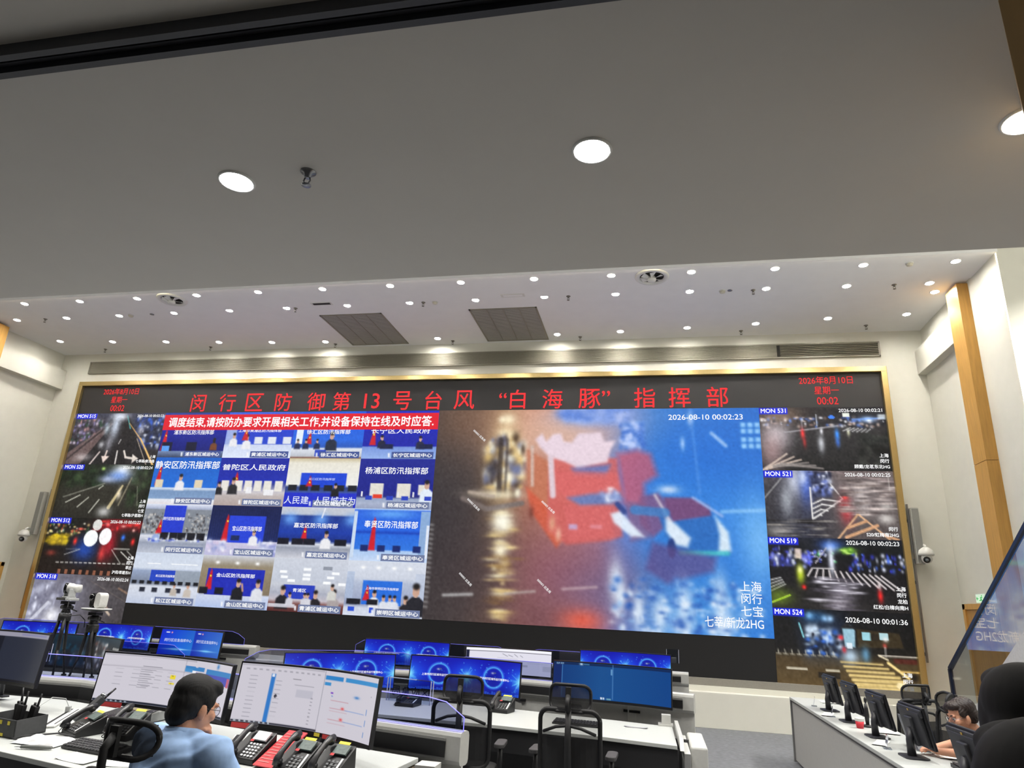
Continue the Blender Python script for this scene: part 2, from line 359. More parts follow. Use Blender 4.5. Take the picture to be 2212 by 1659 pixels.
for row, z, nm in ((A, 6.82, 'row nearest the dark gallery edge'), (B, 6.84, 'middle row of the hall ceiling'), (Cc, 6.84, 'far row above the video wall')):
    for i, (x, y) in enumerate(row):
        n = len(row)
        pos = ORD[i] + ' from the left' if i < n - 1 else 'last at the right end'
        lb = 'small round downlight, ' + pos + ' in the ' + nm
        if proto is None: proto = make_downlight(lb, (x, y, z), 'hall ceiling downlights', 0.062, M_lamp)
        else: dup(proto, (x, y, z), None, lb, 'hall ceiling downlights')
for xy, lb in (((-13.45, 10.30), 'small downlight just before the wood pilaster at the far left edge'), ((4.55, 11.0), 'small downlight beside the top of the right wood pilaster')):
    dup(proto, (xy[0], xy[1], 6.82 if xy[1] < 10.52 else 6.84), None, lb, 'hall ceiling downlights')
pn = None
for (x, y), lb in zip([(-1.80, 2.29), (-0.21, 2.285), (1.345, 2.32)], ['bright round gallery downlight left, beside the sprinkler', 'bright round gallery downlight near the middle of the picture', 'bright round gallery downlight cut off by the right picture edge']):
    if pn is None: pn = make_downlight(lb, (x, y, 3.45), 'gallery downlights', 0.070, M_lampn)
    else: dup(pn, (x, y, 3.45), None, lb, 'gallery downlights')
# unseen fill lamps, added above the gallery edge to light consoles and stair side
def disk(loc, power, size, col=(1, 0.97, 0.92)):
    d = bpy.data.lights.new('hall_fill', 'AREA'); d.shape = 'DISK'; d.size = size; d.energy = power; d.color = col; d.spread = R(120)
    o = bpy.data.objects.new('hall_fill', d); COL.objects.link(o); o.location = loc; return o
for x in (-10.5, -6.5, -2.5, 1.5):
    for y in (3.9, 4.8): disk((x, y, 7.17), FILL_W, 0.5)
for y in (5.5, 8.0): disk((6.1, y, 7.17), FILL_W * 2.6, 0.5)  # stronger fill added to brighten the stair side and return wall

# warm light strips in the edge where the hall opens out
M_cove = mat('cove strip', (255, 255, 255), .5, var=0, emit=(255, 238, 196), es=4.5)
for nm, a, b, lb in (('vertical', (4.868, 9.702, .1), (4.879, 9.714, 6.80), 'thin warm light strip down the edge of the right wall'), ('level', (-13.55, 9.682, 6.809), (4.86, 9.694, 6.819), 'thin warm light strip along the near edge of the hall ceiling')):
    m = MB(); m.bb(a, b); tag(m.build('light_strip', M_cove), lb, 'light strip')

# ---------------------------------------------------------------- ceiling fittings
def sprinkler(loc, label, pm=M_steel, s=1.0):
    t = thing('sprinkler_head', label, 'sprinkler', loc, 0, 'ceiling sprinklers')
    m = MB(); m.lathe([(0.034 * s, 0.004), (0.034 * s, -0.004), (0.018 * s, -0.010), (0.014 * s, -0.03 * s), (0.001, -0.03 * s)], (0, 0, 0), 18); m.build('collar', pm, t)
    m = MB()
    for sx in (-1, 1): m.tube([(sx * .010 * s, 0, -.026 * s), (sx * .016 * s, 0, -.045 * s), (sx * .004 * s, 0, -.064 * s)], .0035 * s, 8)
    m.build('yoke', pm, t)
    m = MB(); m.lathe([(0.001, -0.064 * s), (0.021 * s, -0.066 * s), (0.021 * s, -0.069 * s), (0.001, -0.071 * s)], (0, 0, 0), 16); m.build('deflector', pm, t)
    return t
sprinkler((-1.44, 2.27, 3.45), 'large metal sprinkler head under the gallery beside the left downlight', s=1.0)
sp0 = None
SPR = [(-12.22, 12.34), (-9.55, 12.40), (-6.58, 12.45), (-3.97, 12.47), (-1.33, 12.46), (1.72, 12.40), (3.88, 12.32), (-12.16, 10.63), (-6.53, 10.62), (-3.99, 10.6), (-1.35, 10.6), (1.71, 10.66), (3.85, 10.68)]
for i, (x, y) in enumerate(SPR):
    lb = ('small ceiling sprinkler close to the end wall, ' + ORD[i] + ' from the left') if i < 7 else ('small ceiling sprinkler in the middle downlight row, ' + ORD[i - 7] + ' from the left')
    if sp0 is None: sp0 = sprinkler((x, y, 6.84), lb, mat('dull brass', (128, 124, 116), 0.5, 0.2, var=0.03), 1.1)
    else: dup(sp0, (x, y, 6.84), None, lb)
for x, y, lb in ((-10.12, 10.62, 'white smoke detector at the left of the middle downlight row'), (-3.77, 10.6, 'white smoke detector near the middle of the ceiling'), (1.22, 10.64, 'white smoke detector right of the ceiling middle'), (3.83, 9.93, 'flat white detector between the last downlights of the near row')):
    t = thing('smoke_detector', lb, 'smoke detector', (x, y, 6.84 if y > 10.52 else 6.82))
    m = MB(); m.lathe([(0.055, 0.002), (0.055, -0.012), (0.05, -0.014)], (0, 0, 0), 22); m.build('base', M_white, t)
    m = MB(); m.lathe([(0.045, -0.013), (0.042, -0.035), (0.02, -0.042), (0.001, -0.043)], (0, 0, 0), 22); m.build('sensor_cap', mat('off white plastic', (222, 218, 200), 0.5), t)
for (x, y), lb in (((-9.64, 10.62), 'small round ceiling plate beside the left smoke detector'), ((1.34, 10.63), 'small round ceiling plate beside the right smoke detector')):
    m = MB(); m.lathe([(0.04, 0.002), (0.04, -0.008), (0.03, -0.012), (0.001, -0.012)], (x, y, 6.84), 18); tag(m.build('ceiling_plate', M_steel), lb, 'ceiling plate')
# jet air diffusers
for (x, y), lb in (((-8.70, 9.98), 'round jet air diffuser in the ceiling, left of two'), ((0.07, 9.97), 'round jet air diffuser in the ceiling, right of two')):
    t = thing('jet_diffuser', lb, 'air diffuser', (x, y, 6.82))
    m = MB(); m.lathe([(0.270, 0.003), (0.270, -0.01), (0.25, -0.03), (0.222, -0.035), (0.195, -0.02), (0.186, -0.003), (0.186, 0.003)], (0, 0, 0), 40); m.build('outer_ring', M_white, t)
    m = MB(); m.lathe([(0.001, -0.003), (0.188, -0.003), (0.188, -0.001), (0.001, -0.001)], (0, 0, 0), 32); m.build('shade_disc', mat('diffuser cavity', (38, 36, 34), 0.8), t)  # flat dark disc, painted in place of the shaded mouth
    m = MB(); m.lathe([(0.062, -0.003), (0.07, -0.06), (0.055, -0.085), (0.001, -0.09)], (0, 0, 0), 24); m.build('hub', M_white, t)
    for k in range(6):
        a = R(60 * k + 20); m = MB(); c, s = math.cos(a), math.sin(a); pc, ps = math.cos(a + .55), math.sin(a + .55)
        m.prism([(c * .07, s * .07, -.05), (c * .183, s * .183, -.035), (pc * .183, ps * .183, -.008), (pc * .07, ps * .07, -.02)], (0, 0, .006)); m.build('vane', M_white, t)
# return-air grilles
for x0, lb in ((-6.22, 'grey ceiling return grille of four panels, left of two'), (-3.24, 'grey ceiling return grille of four panels, right of two')):
    t = thing('return_air_grille', lb, 'air grille', (x0, 10.97, 6.84))
    W, L = 1.27, 1.56; m = MB()
    m.bb((0, 0, -.012), (W, .03, .002)); m.bb((0, L - .03, -.012), (W, L, .002)); m.bb((0, 0, -.012), (.03, L, .002)); m.bb((W - .03, 0, -.012), (W, L, .002)); m.build('frame', M_slat, t)
    for k in range(4):
        m = MB(); a, b = .03 + (W - .06) * k / 4, .03 + (W - .06) * (k + 1) / 4
        m.bb((a + .006, .03, -.006), (b - .006, L - .03, 0.0))
        for q in range(30): yy = .05 + (L - .1) * q / 29; m.bb((a + .012, yy - .006, -.010), (b - .012, yy + .006, -.006))
        m.build('louvre_panel', M_grey, t)
    for k in (1, 2, 3): m = MB(); a = .03 + (W - .06) * k / 4; m.bb((a - .007, .03, -.014), (a + .007, L - .03, -.002)); m.build('divider_bar', M_slat, t)
for x, lb in ((-5.9, 'small rectangular ceiling vent left of the ceiling middle'), (-2.3, 'small flush ceiling hatch above the right return grille')):
    t = thing('ceiling_vent', lb, 'vent', (x, 10.43, 6.82)); m = MB(); m.bb((-.21, -.06, -.006), (.21, .06, .001)); m.build('frame', M_white, t)
    m = MB(); m.bb((-.17, -.035, -.009), (.17, .035, -.005)); m.build('slot', M_gbox if x < -4 else M_ceil, t)
# long linear grille above the video wall
t = thing('linear_air_grille', 'very long slatted air grille above the video wall', 'air grille', (-4.3, 12.64, 6.34))
m = MB(); x0, x1, z0, z1 = -12.80, 4.16, 6.345, 6.635
m.bb((x0, 12.60, z1 - .025), (x1, 12.64, z1)); m.bb((x0, 12.60, z0), (x1, 12.64, z0 + .025)); m.bb((x0, 12.60, z0), (x0 + .03, 12.64, z1)); m.bb((x1 - .03, 12.60, z0), (x1, 12.64, z1)); m.build('frame', M_slat, t, local=False)
m = MB(); m.bb((x0 + .03, 12.632, z0 + .025), (x1 - .03, 12.639, z1 - .025)); m.build('shade_backing', M_gbox, t, local=False)  # dark sheet, coloured as the shade seen between the slats
m = MB()
for k in range(16): z = z0 + .035 + .225 * k / 15; m.box(((x0 + 2.4) / 2, 12.616, z), (2.4 - x0 - .06, .022, .0115), (R(-28), 0, 0))
m.build('close_slats', M_slat, t, local=False)
m = MB()
for k in range(7): z = z0 + .045 + .205 * k / 6; m.box(((2.4 + x1) / 2, 12.616, z), (x1 - 2.4 - .06, .026, .010), (R(-28), 0, 0))
m.build('open_slats', M_slat, t, local=False)

# ---------------------------------------------------------------- wall fittings beside the video wall
def dome_cam(loc, lb, look):
    t = thing('dome_camera', lb, 'security camera', loc)
    m = MB(); m.bb((-.05, -.02, -.05), (.05, 0, .07)); m.tube([(0, -.01, .03), (0, -.12, .05), (0, -.17, .03), (0, -.18, .0)], .022, 10); m.build('wall_bracket', M_white, t)
    m = MB(); m.lathe([(.035, .01), (.06, -.005), (.10, -.04), (.115, -.09), (.118, -.115), (.105, -.125), (.001, -.125)], (0, -.18, .0), 26); m.build('housing', M_white, t)
    m = MB(); m.ell((0, -.18, -.17), (.082, .082, .085), None, 24, 14); h = m.build('camera_head', M_white, t)
    m = MB(); d = Vector(look).normalized(); c = Vector((0, -.18, -.18)); m.ell(c + d * .045, (.056, .056, .056), None, 18, 10); m.build('lens_cover', mat('gloss black', (10, 10, 12), 0.12, var=0.02), h)
    m = MB(); m.cyl(c + d * .094, c + d * .104, .024, None, 16); m.build('lens', mat('grey lens', (120, 124, 130), 0.2, 0.3), h)
dome_cam((4.40, 12.64, 2.92), 'white dome security camera right of the video wall', (-.35, -1, -.25))
dome_cam((-13.22, 12.64, 2.74), 'white dome security camera left of the video wall', (.5, -1, -.2))
def line_array(x, lb, s):
    t = thing('column_loudspeaker', lb, 'loudspeaker', (x, 12.64, 2.66))
    m = MB(); m.bb((-.06, -.14, 0), (.06, -.03, .92)); m.build('cabinet', mat('speaker grey', (176, 176, 170), 0.5), t, bevel=.008)
    m = MB(); m.bb((-.05, -.146, .02), (.05, -.138, .90)); m.build('front_grille', mat('speaker mesh', (140, 140, 136), 0.7, var=0.1, scale=150), t)
    m = MB(); m.bb((-.02, -.05, .2), (.02, 0, .26)); m.bb((-.02, -.05, .68), (.02, 0, .74)); m.build('wall_bracket', M_steel, t)
line_array(4.33, 'slim grey column loudspeaker right of the video wall', 1); line_array(-13.08, 'slim grey column loudspeaker left of the video wall', -1)
for x, sx, lb in ((4.255, 1, 'thin grey rail strip right of the video wall'), (-12.95, -1, 'thin grey rail strip left of the video wall')):
    t = thing('wall_rail', lb, 'rail', (x, 12.64, 1.15)); m = MB(); m.bb((-.012, -.05, 0), (.012, -.02, 1.6)); m.bb((-.012, -.05, 1.7), (.012, -.02, 2.5)); m.build('strip', M_steel, t)
    m = MB(); [m.bb((-.02, -.03, z), (.02, 0, z + .05)) for z in (.1, 1.2, 2.2)]; m.build('bracket', M_steel, t)
def wood_door(n, loc, flip, lb):
    t = tag(bpy.data.objects.new('door_%d' % n, None), lb, 'door', None, 'structure'); COL.objects.link(t); t.location = loc; t.rotation_euler = (0, 0, R(90) if flip else R(-90))
    wdt, hgt = 1.25, 1.98; m = MB(); m.bb((-.08, -.05, 0), (0, .03, hgt + .08)); m.bb((wdt, -.05, 0), (wdt + .08, .03, hgt + .08)); m.bb((-.08, -.05, hgt), (wdt + .08, .03, hgt + .08)); m.build('door_frame', M_wood, t)
    m = MB(); m.bb((0, -.025, .005), (wdt / 2 - .003, .02, hgt)); m.bb((wdt / 2 + .003, -.025, .005), (wdt, .02, hgt)); lf = m.build('door_leaf', mat('door veneer', (186, 140, 76), 0.45, var=0.09, scale=5, stretch=(6, 6, .5)), t)
    m = MB(); m.tube([(wdt / 2 + .07, -.025, 1.0), (wdt / 2 + .07, -.07, 1.0), (wdt / 2 + .17, -.07, 1.0)], .01, 8); m.build('door_handle', M_steel, lf)
wood_door(1, (4.88, 12.42, 0), False, 'wooden double door low on the right wall behind the glass')
wood_door(2, (-13.6, 11.17, 0), True, 'wooden double door low on the left wall')
t = thing('exit_sign', 'green and white running-man exit sign above the right door', 'sign', (4.88, 11.85, 2.06), R(-90))
m = MB(); m.bb((-.17, -.03, 0), (.17, 0, .15)); m.build('housing', M_white, t)
m = MB(); m.bb((-.15, -.034, .015), (.15, -.029, .135)); m.build('sign_face', mat('sign face', (226, 240, 226), 0.5, var=0, emit=(190, 235, 195), es=0.55), t)
m = MB(); m.ell((.045, -.036, .112), (.012, .003, .012)); g = .006
for a, b in (((.035, .098), (.02, .065)), ((.03, .09), (.065, .085)), ((.03, .09), (.0, .082)), ((.02, .065), (.05, .045)), ((.05, .045), (.045, .022)), ((.02, .065), (-.005, .045)), ((-.005, .045), (-.04, .045))): m.tube([(a[0], -.036, a[1]), (b[0], -.036, b[1])], g, 6)
m.tube([(-.12, -.036, .075), (-.07, -.036, .075)], .005, 6); m.tube([(-.1, -.036, .095), (-.122, -.036, .075), (-.1, -.036, .055)], .005, 6); m.build('running_man', mat('sign green', (20, 150, 70), 0.5, var=0, emit=(20, 160, 70), es=0.6), t)
# ---------------------------------------------------------------- the video wall and its pictures
LX0, LXa, LXb, LXc, LX1 = -12.788, -10.481, -4.174, 1.972, 4.10
LZT, LZ0, LH, LZB, LZ4 = 6.026, 5.378, 1.1665, 1.380, 0.712
M_led = screen_mat('led picture', 1.0, 0.55, (16, 16, 18))
VW = thing('video_wall', 'huge video wall covering the end wall, showing street cameras and a video conference', 'video wall', (-4.3, 12.6, LZ4))
M_ledoff = mat('unlit led face', (42, 41, 43), 0.55, var=0.05, scale=200)
m = MB(); m.bb((LX0, 12.602, LZ4), (LX1, 12.64, LZT)); m.build('display_panel', mat('dark led face', (19, 19, 22), 0.6, var=0.05, scale=200), VW, local=False)
m = MB(); m.bb((LX0, 12.600, LZ0), (LX1, 12.603, LZT)); hd = m.build('headline_strip', M_ledoff, VW, local=False)
m = MB(); f = .10
m.bb((LX0 - f, 12.53, LZT), (LX1 + f, 12.64, LZT + f)); m.bb((LX0 - f, 12.53, LZ4 - .1), (LX0, 12.64, LZT)); m.bb((LX1, 12.53, LZ4 - .1), (LX1 + f, 12.64, LZT)); m.build('gold_frame', M_gold, VW, local=False, bevel=.006)
m = MB(); m.bb((LX0 - f, 12.51, LZ4 - .11), (LX1 + f, 12.64, LZ4)); m.build('bottom_frame', mat('grey frame sill', (150, 146, 138), 0.5, 0.2, var=0.04), VW, local=False)
def on_wall(x0, z0, y=12.597): return lambda x, z, d: (x0 + x, y - d, z0 + z)
def letters(parent, name, items, col, es=1.0, y=12.5965):
    V, F = [], []
    for t, cx, cz, h, wmax, bold in items:
        vs, fs = text_fit(t, None, h, bold); tw = vs[:, 0].max(); k = 1 if not wmax else wmax / tw
        o = len(V); V += [(cx - tw * k / 2 + a * k, y, cz - h / 2 + b) for a, b in vs]; F += [[q + o for q in f] for f in fs]
    mb = MB(); mb.add(V, F); return mb.build(name, mat('lit ' + name, (8, 2, 2), 0.6, var=0, emit=col, es=es), parent, local=False)
# red headline, spaced as on the wall; x centres measured along the wall
HL = [('闵', 0), ('行', 1), ('区', 2), ('防', 3), ('御', 4), ('第', 5), ('13', 6), ('号', 7), ('台', 8), ('风', 9), ('“白', 10.45), ('海', 11.75), ('豚”', 13.05), ('指', 14.6), ('挥', 15.75), ('部', 16.95)]
HX = [-9.73, -9.02, -8.36, -7.68, -6.92, -6.34, -5.66, -4.99, -4.32, -3.67, -2.68, -1.87, -1.05, -0.09, 0.56, 1.25]
items = []
for (t, _), x in zip(HL, HX):
    h = .40 if '”' in t or '“' in t else (.33 if t == '13' else .40); items.append((t, x, 5.60, h, None, .006))
letters(hd, 'headline_text', items, (255, 62, 66), 1.0)
for x, nm in ((-11.77, 'date_text'), (3.17, 'date_text')):
    letters(hd, nm, [('2026年8月10日', x, 5.895, .155, .92, .004), ('星期一', x, 5.70, .15, .42, .004), ('00:02', x, 5.50, .14, .36, .004)], (255, 54, 58), 1.0)

def tile(x0, z1, W, H, pic, name, label=None, y=12.597):
    o = put_picture(name, pic, W, H, on_wall(x0, z1 - H, y), M_led, VW, local=False)
    if label: o['label'] = label
    return o
NW, WH = (255, 255, 255), (255, 255, 255)
BLU = (20, 40, 225)
def cam_pic(no, col, w=132, h=68):
    p = Pic(w, h, col, 2.0); p.no = no; return p
def fin(p, date, place, pu=.985, dh=.055, du=.98, dv=.055, pv=.93):
    p.rect(.0, .0, .235, .105, BLU)
    p.text('MON ' + p.no, .015, .052, .072, WH, .205, .02)
    if date: p.text(date, du, dv, dh, WH, None, .012, 'R')
    for k, s in enumerate(reversed(place)): p.text(s, pu, pv - .085 * k, .062, WH, None, .02, 'R')
    return p
# 515: wide wet road running away, arrows in front
p = cam_pic('515', (38, 36, 42)); p.vg([(0, (60, 62, 80)), (.3, (58, 56, 64)), (1, (34, 32, 34))])
p.rect(0, .1, .36, .62, (70, 62, 72), .7, .1); p.specks(90, 0, .1, .38, .6, [(220, 205, 225), (30, 26, 34), (150, 140, 190), (200, 150, 150), (50, 80, 60)], .014, .03)
p.rect(.68, .05, 1, .7, (40, 50, 80), .7, .08); p.specks(70, .68, .05, 1, .68, [(60, 110, 230), (230, 235, 250), (20, 20, 30), (40, 70, 170)], .014, .035)
p.poly([(.42, .06), (.60, .06), (.93, 1), (.12, 1)], (32, 30, 33), .95); p.poly([(0, .78), (.40, .2), (.44, .2), (.16, 1), (0, 1)], (120, 98, 96), .8); p.line(0, .92, .40, .22, .02, (60, 50, 52))
p.blob(.50, .07, .09, .08, (240, 244, 255)); p.blob(.47, .25, .05, .25, (205, 215, 232), .95); p.blob(.38, .3, .03, .12, (200, 225, 240), .7); p.blob(.44, .6, .035, .16, (190, 190, 200), .6); p.blob(.36, .62, .03, .07, (220, 220, 225), .8)
p.line(.58, .05, .64, .3, .006, (90, 210, 210), .8, .012); p.line(.62, .2, .80, .55, .006, (225, 175, 105), 1, .012); p.line(.78, .5, .97, 1, .014, (240, 195, 120), 1, .02); p.line(.74, .5, .90, 1, .006, (235, 215, 190), .9)
p.line(.565, .52, .55, .60, .007, (235, 232, 230)); p.line(.555, .74, .56, .98, .013, (235, 230, 225)); p.line(.36, .76, .28, 1, .014, (225, 210, 205)); p.blob(.76, .32, .03, .12, (220, 215, 220), .7)
p.line(.44, .74, .43, .86, .016, (235, 215, 205)); p.poly([(.39, .84), (.48, .84), (.425, .97)], (235, 215, 205)); p.line(.63, .74, .66, .86, .018, (235, 225, 215)); p.line(.66, .86, .74, .88, .02, (235, 225, 215)); p.poly([(.73, .80), (.80, .88), (.74, .97)], (235, 225, 215)); p.blob(.18, .86, .09, .07, (215, 205, 205), .7)
p.noise(9, .6, .6); tile(LX0, LZ0, LXa - LX0, LH, fin(p, '2026-08-10 00:02:22', ['上海', '七莘路/新龙路'], dh=.05), 'street_camera_feed', 'street picture with turn arrows, top of the left column')
# 520
p = cam_pic('520', (24, 26, 20)); p.vg([(0, (30, 40, 30)), (.35, (34, 38, 28)), (1, (28, 27, 24))]); p.poly([(0, .45), (.62, .1), (.8, .1), (.98, 1), (0, 1)], (52, 50, 44), .8, .03)
p.specks(60, 0, .12, .5, .4, [(34, 56, 34), (16, 24, 16), (60, 80, 50)], .03, .05); p.specks(40, .78, .1, 1, .8, [(40, 60, 36), (14, 18, 12), (70, 84, 60)], .02, .06)
p.blob(.66, .12, .10, .13, (245, 250, 255)); p.blob(.62, .22, .12, .10, (120, 165, 250), .8); p.blob(.52, .28, .08, .06, (190, 205, 240), .8); p.blob(.45, .08, .02, .03, (190, 240, 120), .9); p.blob(.84, .06, .03, .03, (160, 200, 255), .6)
p.line(.08, .62, .5, .36, .012, (140, 140, 128), .8); p.line(.12, .72, .26, .58, .008, (225, 225, 210)); p.line(.26, .80, .36, .62, .008, (225, 225, 210)); p.line(.40, .90, .48, .66, .009, (225, 225, 210)); p.line(.45, .46, .49, .40, .008, (225, 225, 210))
p.line(.70, .4, .60, .8, .02, (235, 215, 160), .8, .035); p.blob(.68, .55, .025, .1, (255, 240, 210), .8); p.blob(.56, .88, .07, .09, (225, 225, 225), .8); p.line(.78, .25, .70, .75, .015, (180, 170, 140), .6); p.line(.86, .4, .9, .75, .006, (190, 190, 170), .6)
p.noise(7, .6, .6); tile(LX0, LZ0 - LH, LXa - LX0, LH, fin(p, '2026-08-10 00:02:24', ['上海', '闵行', '七宝', '七莘路/沪星路H']), 'street_camera_feed', 'night road with a bluish glare, second in the left column')
# 512
p = cam_pic('512', (22, 20, 20)); p.vg([(0, (24, 26, 24)), (.4, (26, 22, 22)), (1, (34, 27, 25))])
p.specks(60, 0, .1, .45, .3, [(255, 230, 160), (220, 90, 60), (240, 240, 220), (60, 120, 60), (30, 26, 20)], .012, .02); p.specks(50, .02, .32, .24, .46, [(250, 220, 40), (200, 170, 30), (120, 100, 20)], .02, .03); p.rect(.05, .36, .22, .5, (190, 160, 40), .6, .05)
p.blob(.76, .10, .20, .12, (170, 30, 40), .85); p.specks(40, .5, .05, 1, .22, [(255, 60, 60), (255, 190, 180), (120, 20, 30)], .02, .025); p.blob(.45, .56, .12, .2, (30, 80, 190), .85); p.blob(.70, .45, .07, .26, (200, 30, 50), .8); p.blob(.64, .62, .035, .14, (235, 60, 60), .8)
p.disc(.53, .12, .05, .10, (235, 240, 235), .9); p.disc(.49, .36, .075, .15, (250, 253, 255)); p.disc(.64, .32, .065, .15, (255, 250, 252)); p.blob(.83, .33, .02, .05, (60, 130, 255)); p.blob(.94, .40, .02, .06, (250, 50, 50)); p.blob(.33, .42, .02, .06, (250, 60, 50)); p.blob(.36, .2, .03, .02, (250, 60, 60), .8); p.blob(.1, .64, .05, .05, (150, 60, 50), .8)
for k in range(17): p.line(.18 + .05 * k, .80 - .001 * k, .205 + .05 * k, .80 - .001 * k, .008, (225, 222, 215))
for k in range(8): p.rect(.22 + .075 * k, .92, .25 + .075 * k, 1, (165, 105, 80), .85)
p.line(.25, .66, .40, .56, .008, (190, 190, 185), .8); p.line(.25, .56, .40, .56, .006, (170, 170, 165), .6); p.line(.76, .53, .92, .53, .008, (220, 220, 210)); p.line(.84, .58, .96, .74, .008, (230, 230, 220)); p.line(.74, .55, .86, .78, .007, (220, 220, 210), .8); p.line(.9, .56, 1, .7, .007, (220, 220, 210), .8)
p.noise(6, .6, .6); tile(LX0, LZ0 - 2 * LH, LXa - LX0, LH, fin(p, '2026-08-10 00:02:22', ['上海', '闵行', '莘庄', '沪闵/莘建东H']), 'street_camera_feed', 'dark junction with two white headlamps and red glow, third in the left column')
# 518
p = cam_pic('518', (92, 92, 108)); p.hg([(0, (150, 152, 180)), (.45, (120, 118, 132)), (.7, (78, 72, 74)), (1, (54, 48, 46))]); p.vg([(0, (80, 76, 80)), (.4, (110, 110, 124)), (1, (90, 88, 96))], .35)
p.specks(60, .0, .1, .5, .9, [(235, 238, 255), (180, 182, 205), (110, 110, 130)], .02, .05); p.line(0, .95, .2, .5, .03, (220, 222, 235), .8); p.blob(.27, .72, .08, .14, (250, 250, 255), .9); p.line(.75, .4, .84, .56, .012, (190, 170, 150), .8); p.line(.8, .55, .86, .64, .02, (210, 190, 170), .9); p.line(.66, .45, .7, .53, .01, (210, 195, 175)); p.line(.9, .2, 1, .28, .015, (150, 120, 100), .8); p.line(.6, .1, 1, .42, .006, (120, 110, 105), .7)
p.noise(8, .5, .5); tile(LX0, LZ0 - 3 * LH, LXa - LX0, LH, fin(p, '2026-08-10 00:02:24', []), 'street_camera_feed', 'grey rainy road, bottom of the left column')
RW = LX1 - LXc
# 531
p = cam_pic('531', (30, 28, 30)); p.vg([(0, (36, 32, 34)), (.25, (40, 38, 42)), (.36, (48, 46, 48)), (1, (26, 26, 28))]); p.blob(.16, .12, .18, .16, (130, 105, 85), .9); p.rect(.62, .0, 1, .28, (16, 20, 30), .7, .1)
p.specks(90, 0, .16, 1, .32, [(250, 250, 255), (230, 205, 190), (20, 22, 30), (90, 130, 220), (150, 120, 110)], .012, .02); p.blob(.13, .45, .12, .22, (225, 215, 222), .8); p.blob(.08, .7, .10, .3, (195, 160, 160), .7)
for k in range(6): p.line(.0 + .03 * k, 1.0 - .02 * k, .20 + .055 * k, .74 + .045 * k, .02, (225, 205, 190) if k < 3 else (150, 142, 138), .85, .012)
p.line(.20, .40, .62, .30, .012, (175, 172, 178), .8); p.line(.46, .12, .46, .30, .006, (225, 230, 240)); p.line(.34, .2, .34, .36, .006, (190, 190, 200)); p.blob(.34, .42, .016, .08, (250, 60, 60)); p.blob(.35, .56, .014, .08, (210, 50, 50), .7); p.blob(.61, .44, .018, .09, (60, 150, 255)); p.blob(.61, .56, .016, .07, (60, 120, 230), .8); p.blob(.48, .58, .025, .13, (225, 228, 235), .85); p.blob(.70, .40, .012, .06, (225, 225, 190), .9); p.blob(.49, .38, .012, .05, (240, 240, 245))
p.disc(.58, .16, .025, .03, (60, 130, 240)); p.rect(.67, .10, .72, .16, (235, 240, 230)); p.blob(.86, .20, .06, .05, (170, 205, 255)); p.blob(.87, .21, .02, .03, (245, 252, 255)); p.line(.74, .2, .98, .18, .012, (120, 170, 250), .8); p.rect(.94, .12, 1, .2, (220, 230, 235), .8, .02)
for k in range(6): p.line(.66 + .035 * k, .38 + .005 * k, .72 + .03 * k, .33 + .005 * k, .008, (220, 220, 220), .85)
p.specks(60, .78, .45, 1, .92, [(34, 38, 36), (12, 12, 14), (62, 64, 60)], .03, .05); p.noise(7, .6, .6); tile(LXc, LZ0, RW, LH, fin(p, '2026-08-10 00:02:21', ['上海', '闵行', '顾戴/龙茗东北HG']), 'street_camera_feed', 'wet crossing with red and blue reflections, top of the right column')
# 521
p = cam_pic('521', (70, 66, 70)); p.hg([(0, (44, 46, 54)), (.3, (52, 58, 84)), (.45, (70, 68, 80)), (.6, (120, 108, 108)), (1, (112, 100, 98))]); p.vg([(0, (110, 96, 96)), (.2, (96, 88, 90)), (1, (40, 37, 38))], .45)
p.blob(.24, .15, .06, .25, (225, 232, 250), .8); p.blob(.17, .45, .05, .22, (190, 196, 205), .75); p.blob(.33, .2, .05, .3, (70, 110, 230), .75); p.blob(.31, .1, .03, .12, (225, 235, 255), .8); p.rect(.37, .02, .52, .4, (50, 60, 100), .7, .03); p.specks(50, .37, .02, .53, .4, [(30, 34, 60), (120, 140, 220), (230, 235, 250)], .012, .03)
p.line(.36, .26, .36, .72, .012, (235, 232, 230)); p.line(.36, .73, .60, .42, .009, (235, 232, 230)); p.line(.60, .42, .52, .2, .009, (225, 222, 220))
for k in range(4): p.line(.37, .50 + .07 * k, .45 - .01 * k, .43 + .075 * k, .010, (232, 230, 228)); p.line(.45 - .01 * k, .43 + .075 * k, .58 - .05 * k, .46 + .07 * k, .010, (232, 230, 228))
p.blob(.62, .40, .02, .03, (255, 90, 80)); p.blob(.62, .58, .05, .20, (205, 62, 70), .85); p.blob(.74, .42, .06, .2, (235, 225, 225), .7); p.blob(.91, .7, .06, .08, (245, 240, 235), .75); p.blob(.92, .53, .05, .06, (235, 230, 225), .6); p.specks(70, .6, .1, 1, .65, [(220, 205, 200), (80, 70, 70), (150, 135, 130)], .05, .014); p.line(.5, .0, 1, .16, .008, (160, 140, 140), .6); p.line(.96, 0, .96, .28, .006, (220, 215, 210), .7)
p.line(.70, .65, .54, 1, .013, (225, 180, 140)); p.line(.71, .65, .92, 1, .013, (225, 180, 140)); p.line(.60, .98, .84, .80, .022, (215, 165, 125)); p.line(.62, .84, .76, .74, .02, (215, 165, 125)); p.line(.86, .92, .98, 1, .018, (210, 160, 120))
p.line(0, .42, .14, .12, .01, (190, 190, 190), .7); p.blob(.1, .92, .1, .08, (200, 195, 190), .7); p.specks(30, 0, .72, .5, .98, [(150, 145, 140), (30, 28, 28)], .06, .01); p.noise(8, .6, .6); tile(LXc, LZ0 - LH, RW, LH, fin(p, '2026-08-10 00:02:25', ['闵行', 'S20/虹梅南2HG']), 'street_camera_feed', 'rainy slip road with hatched island, second in the right column')
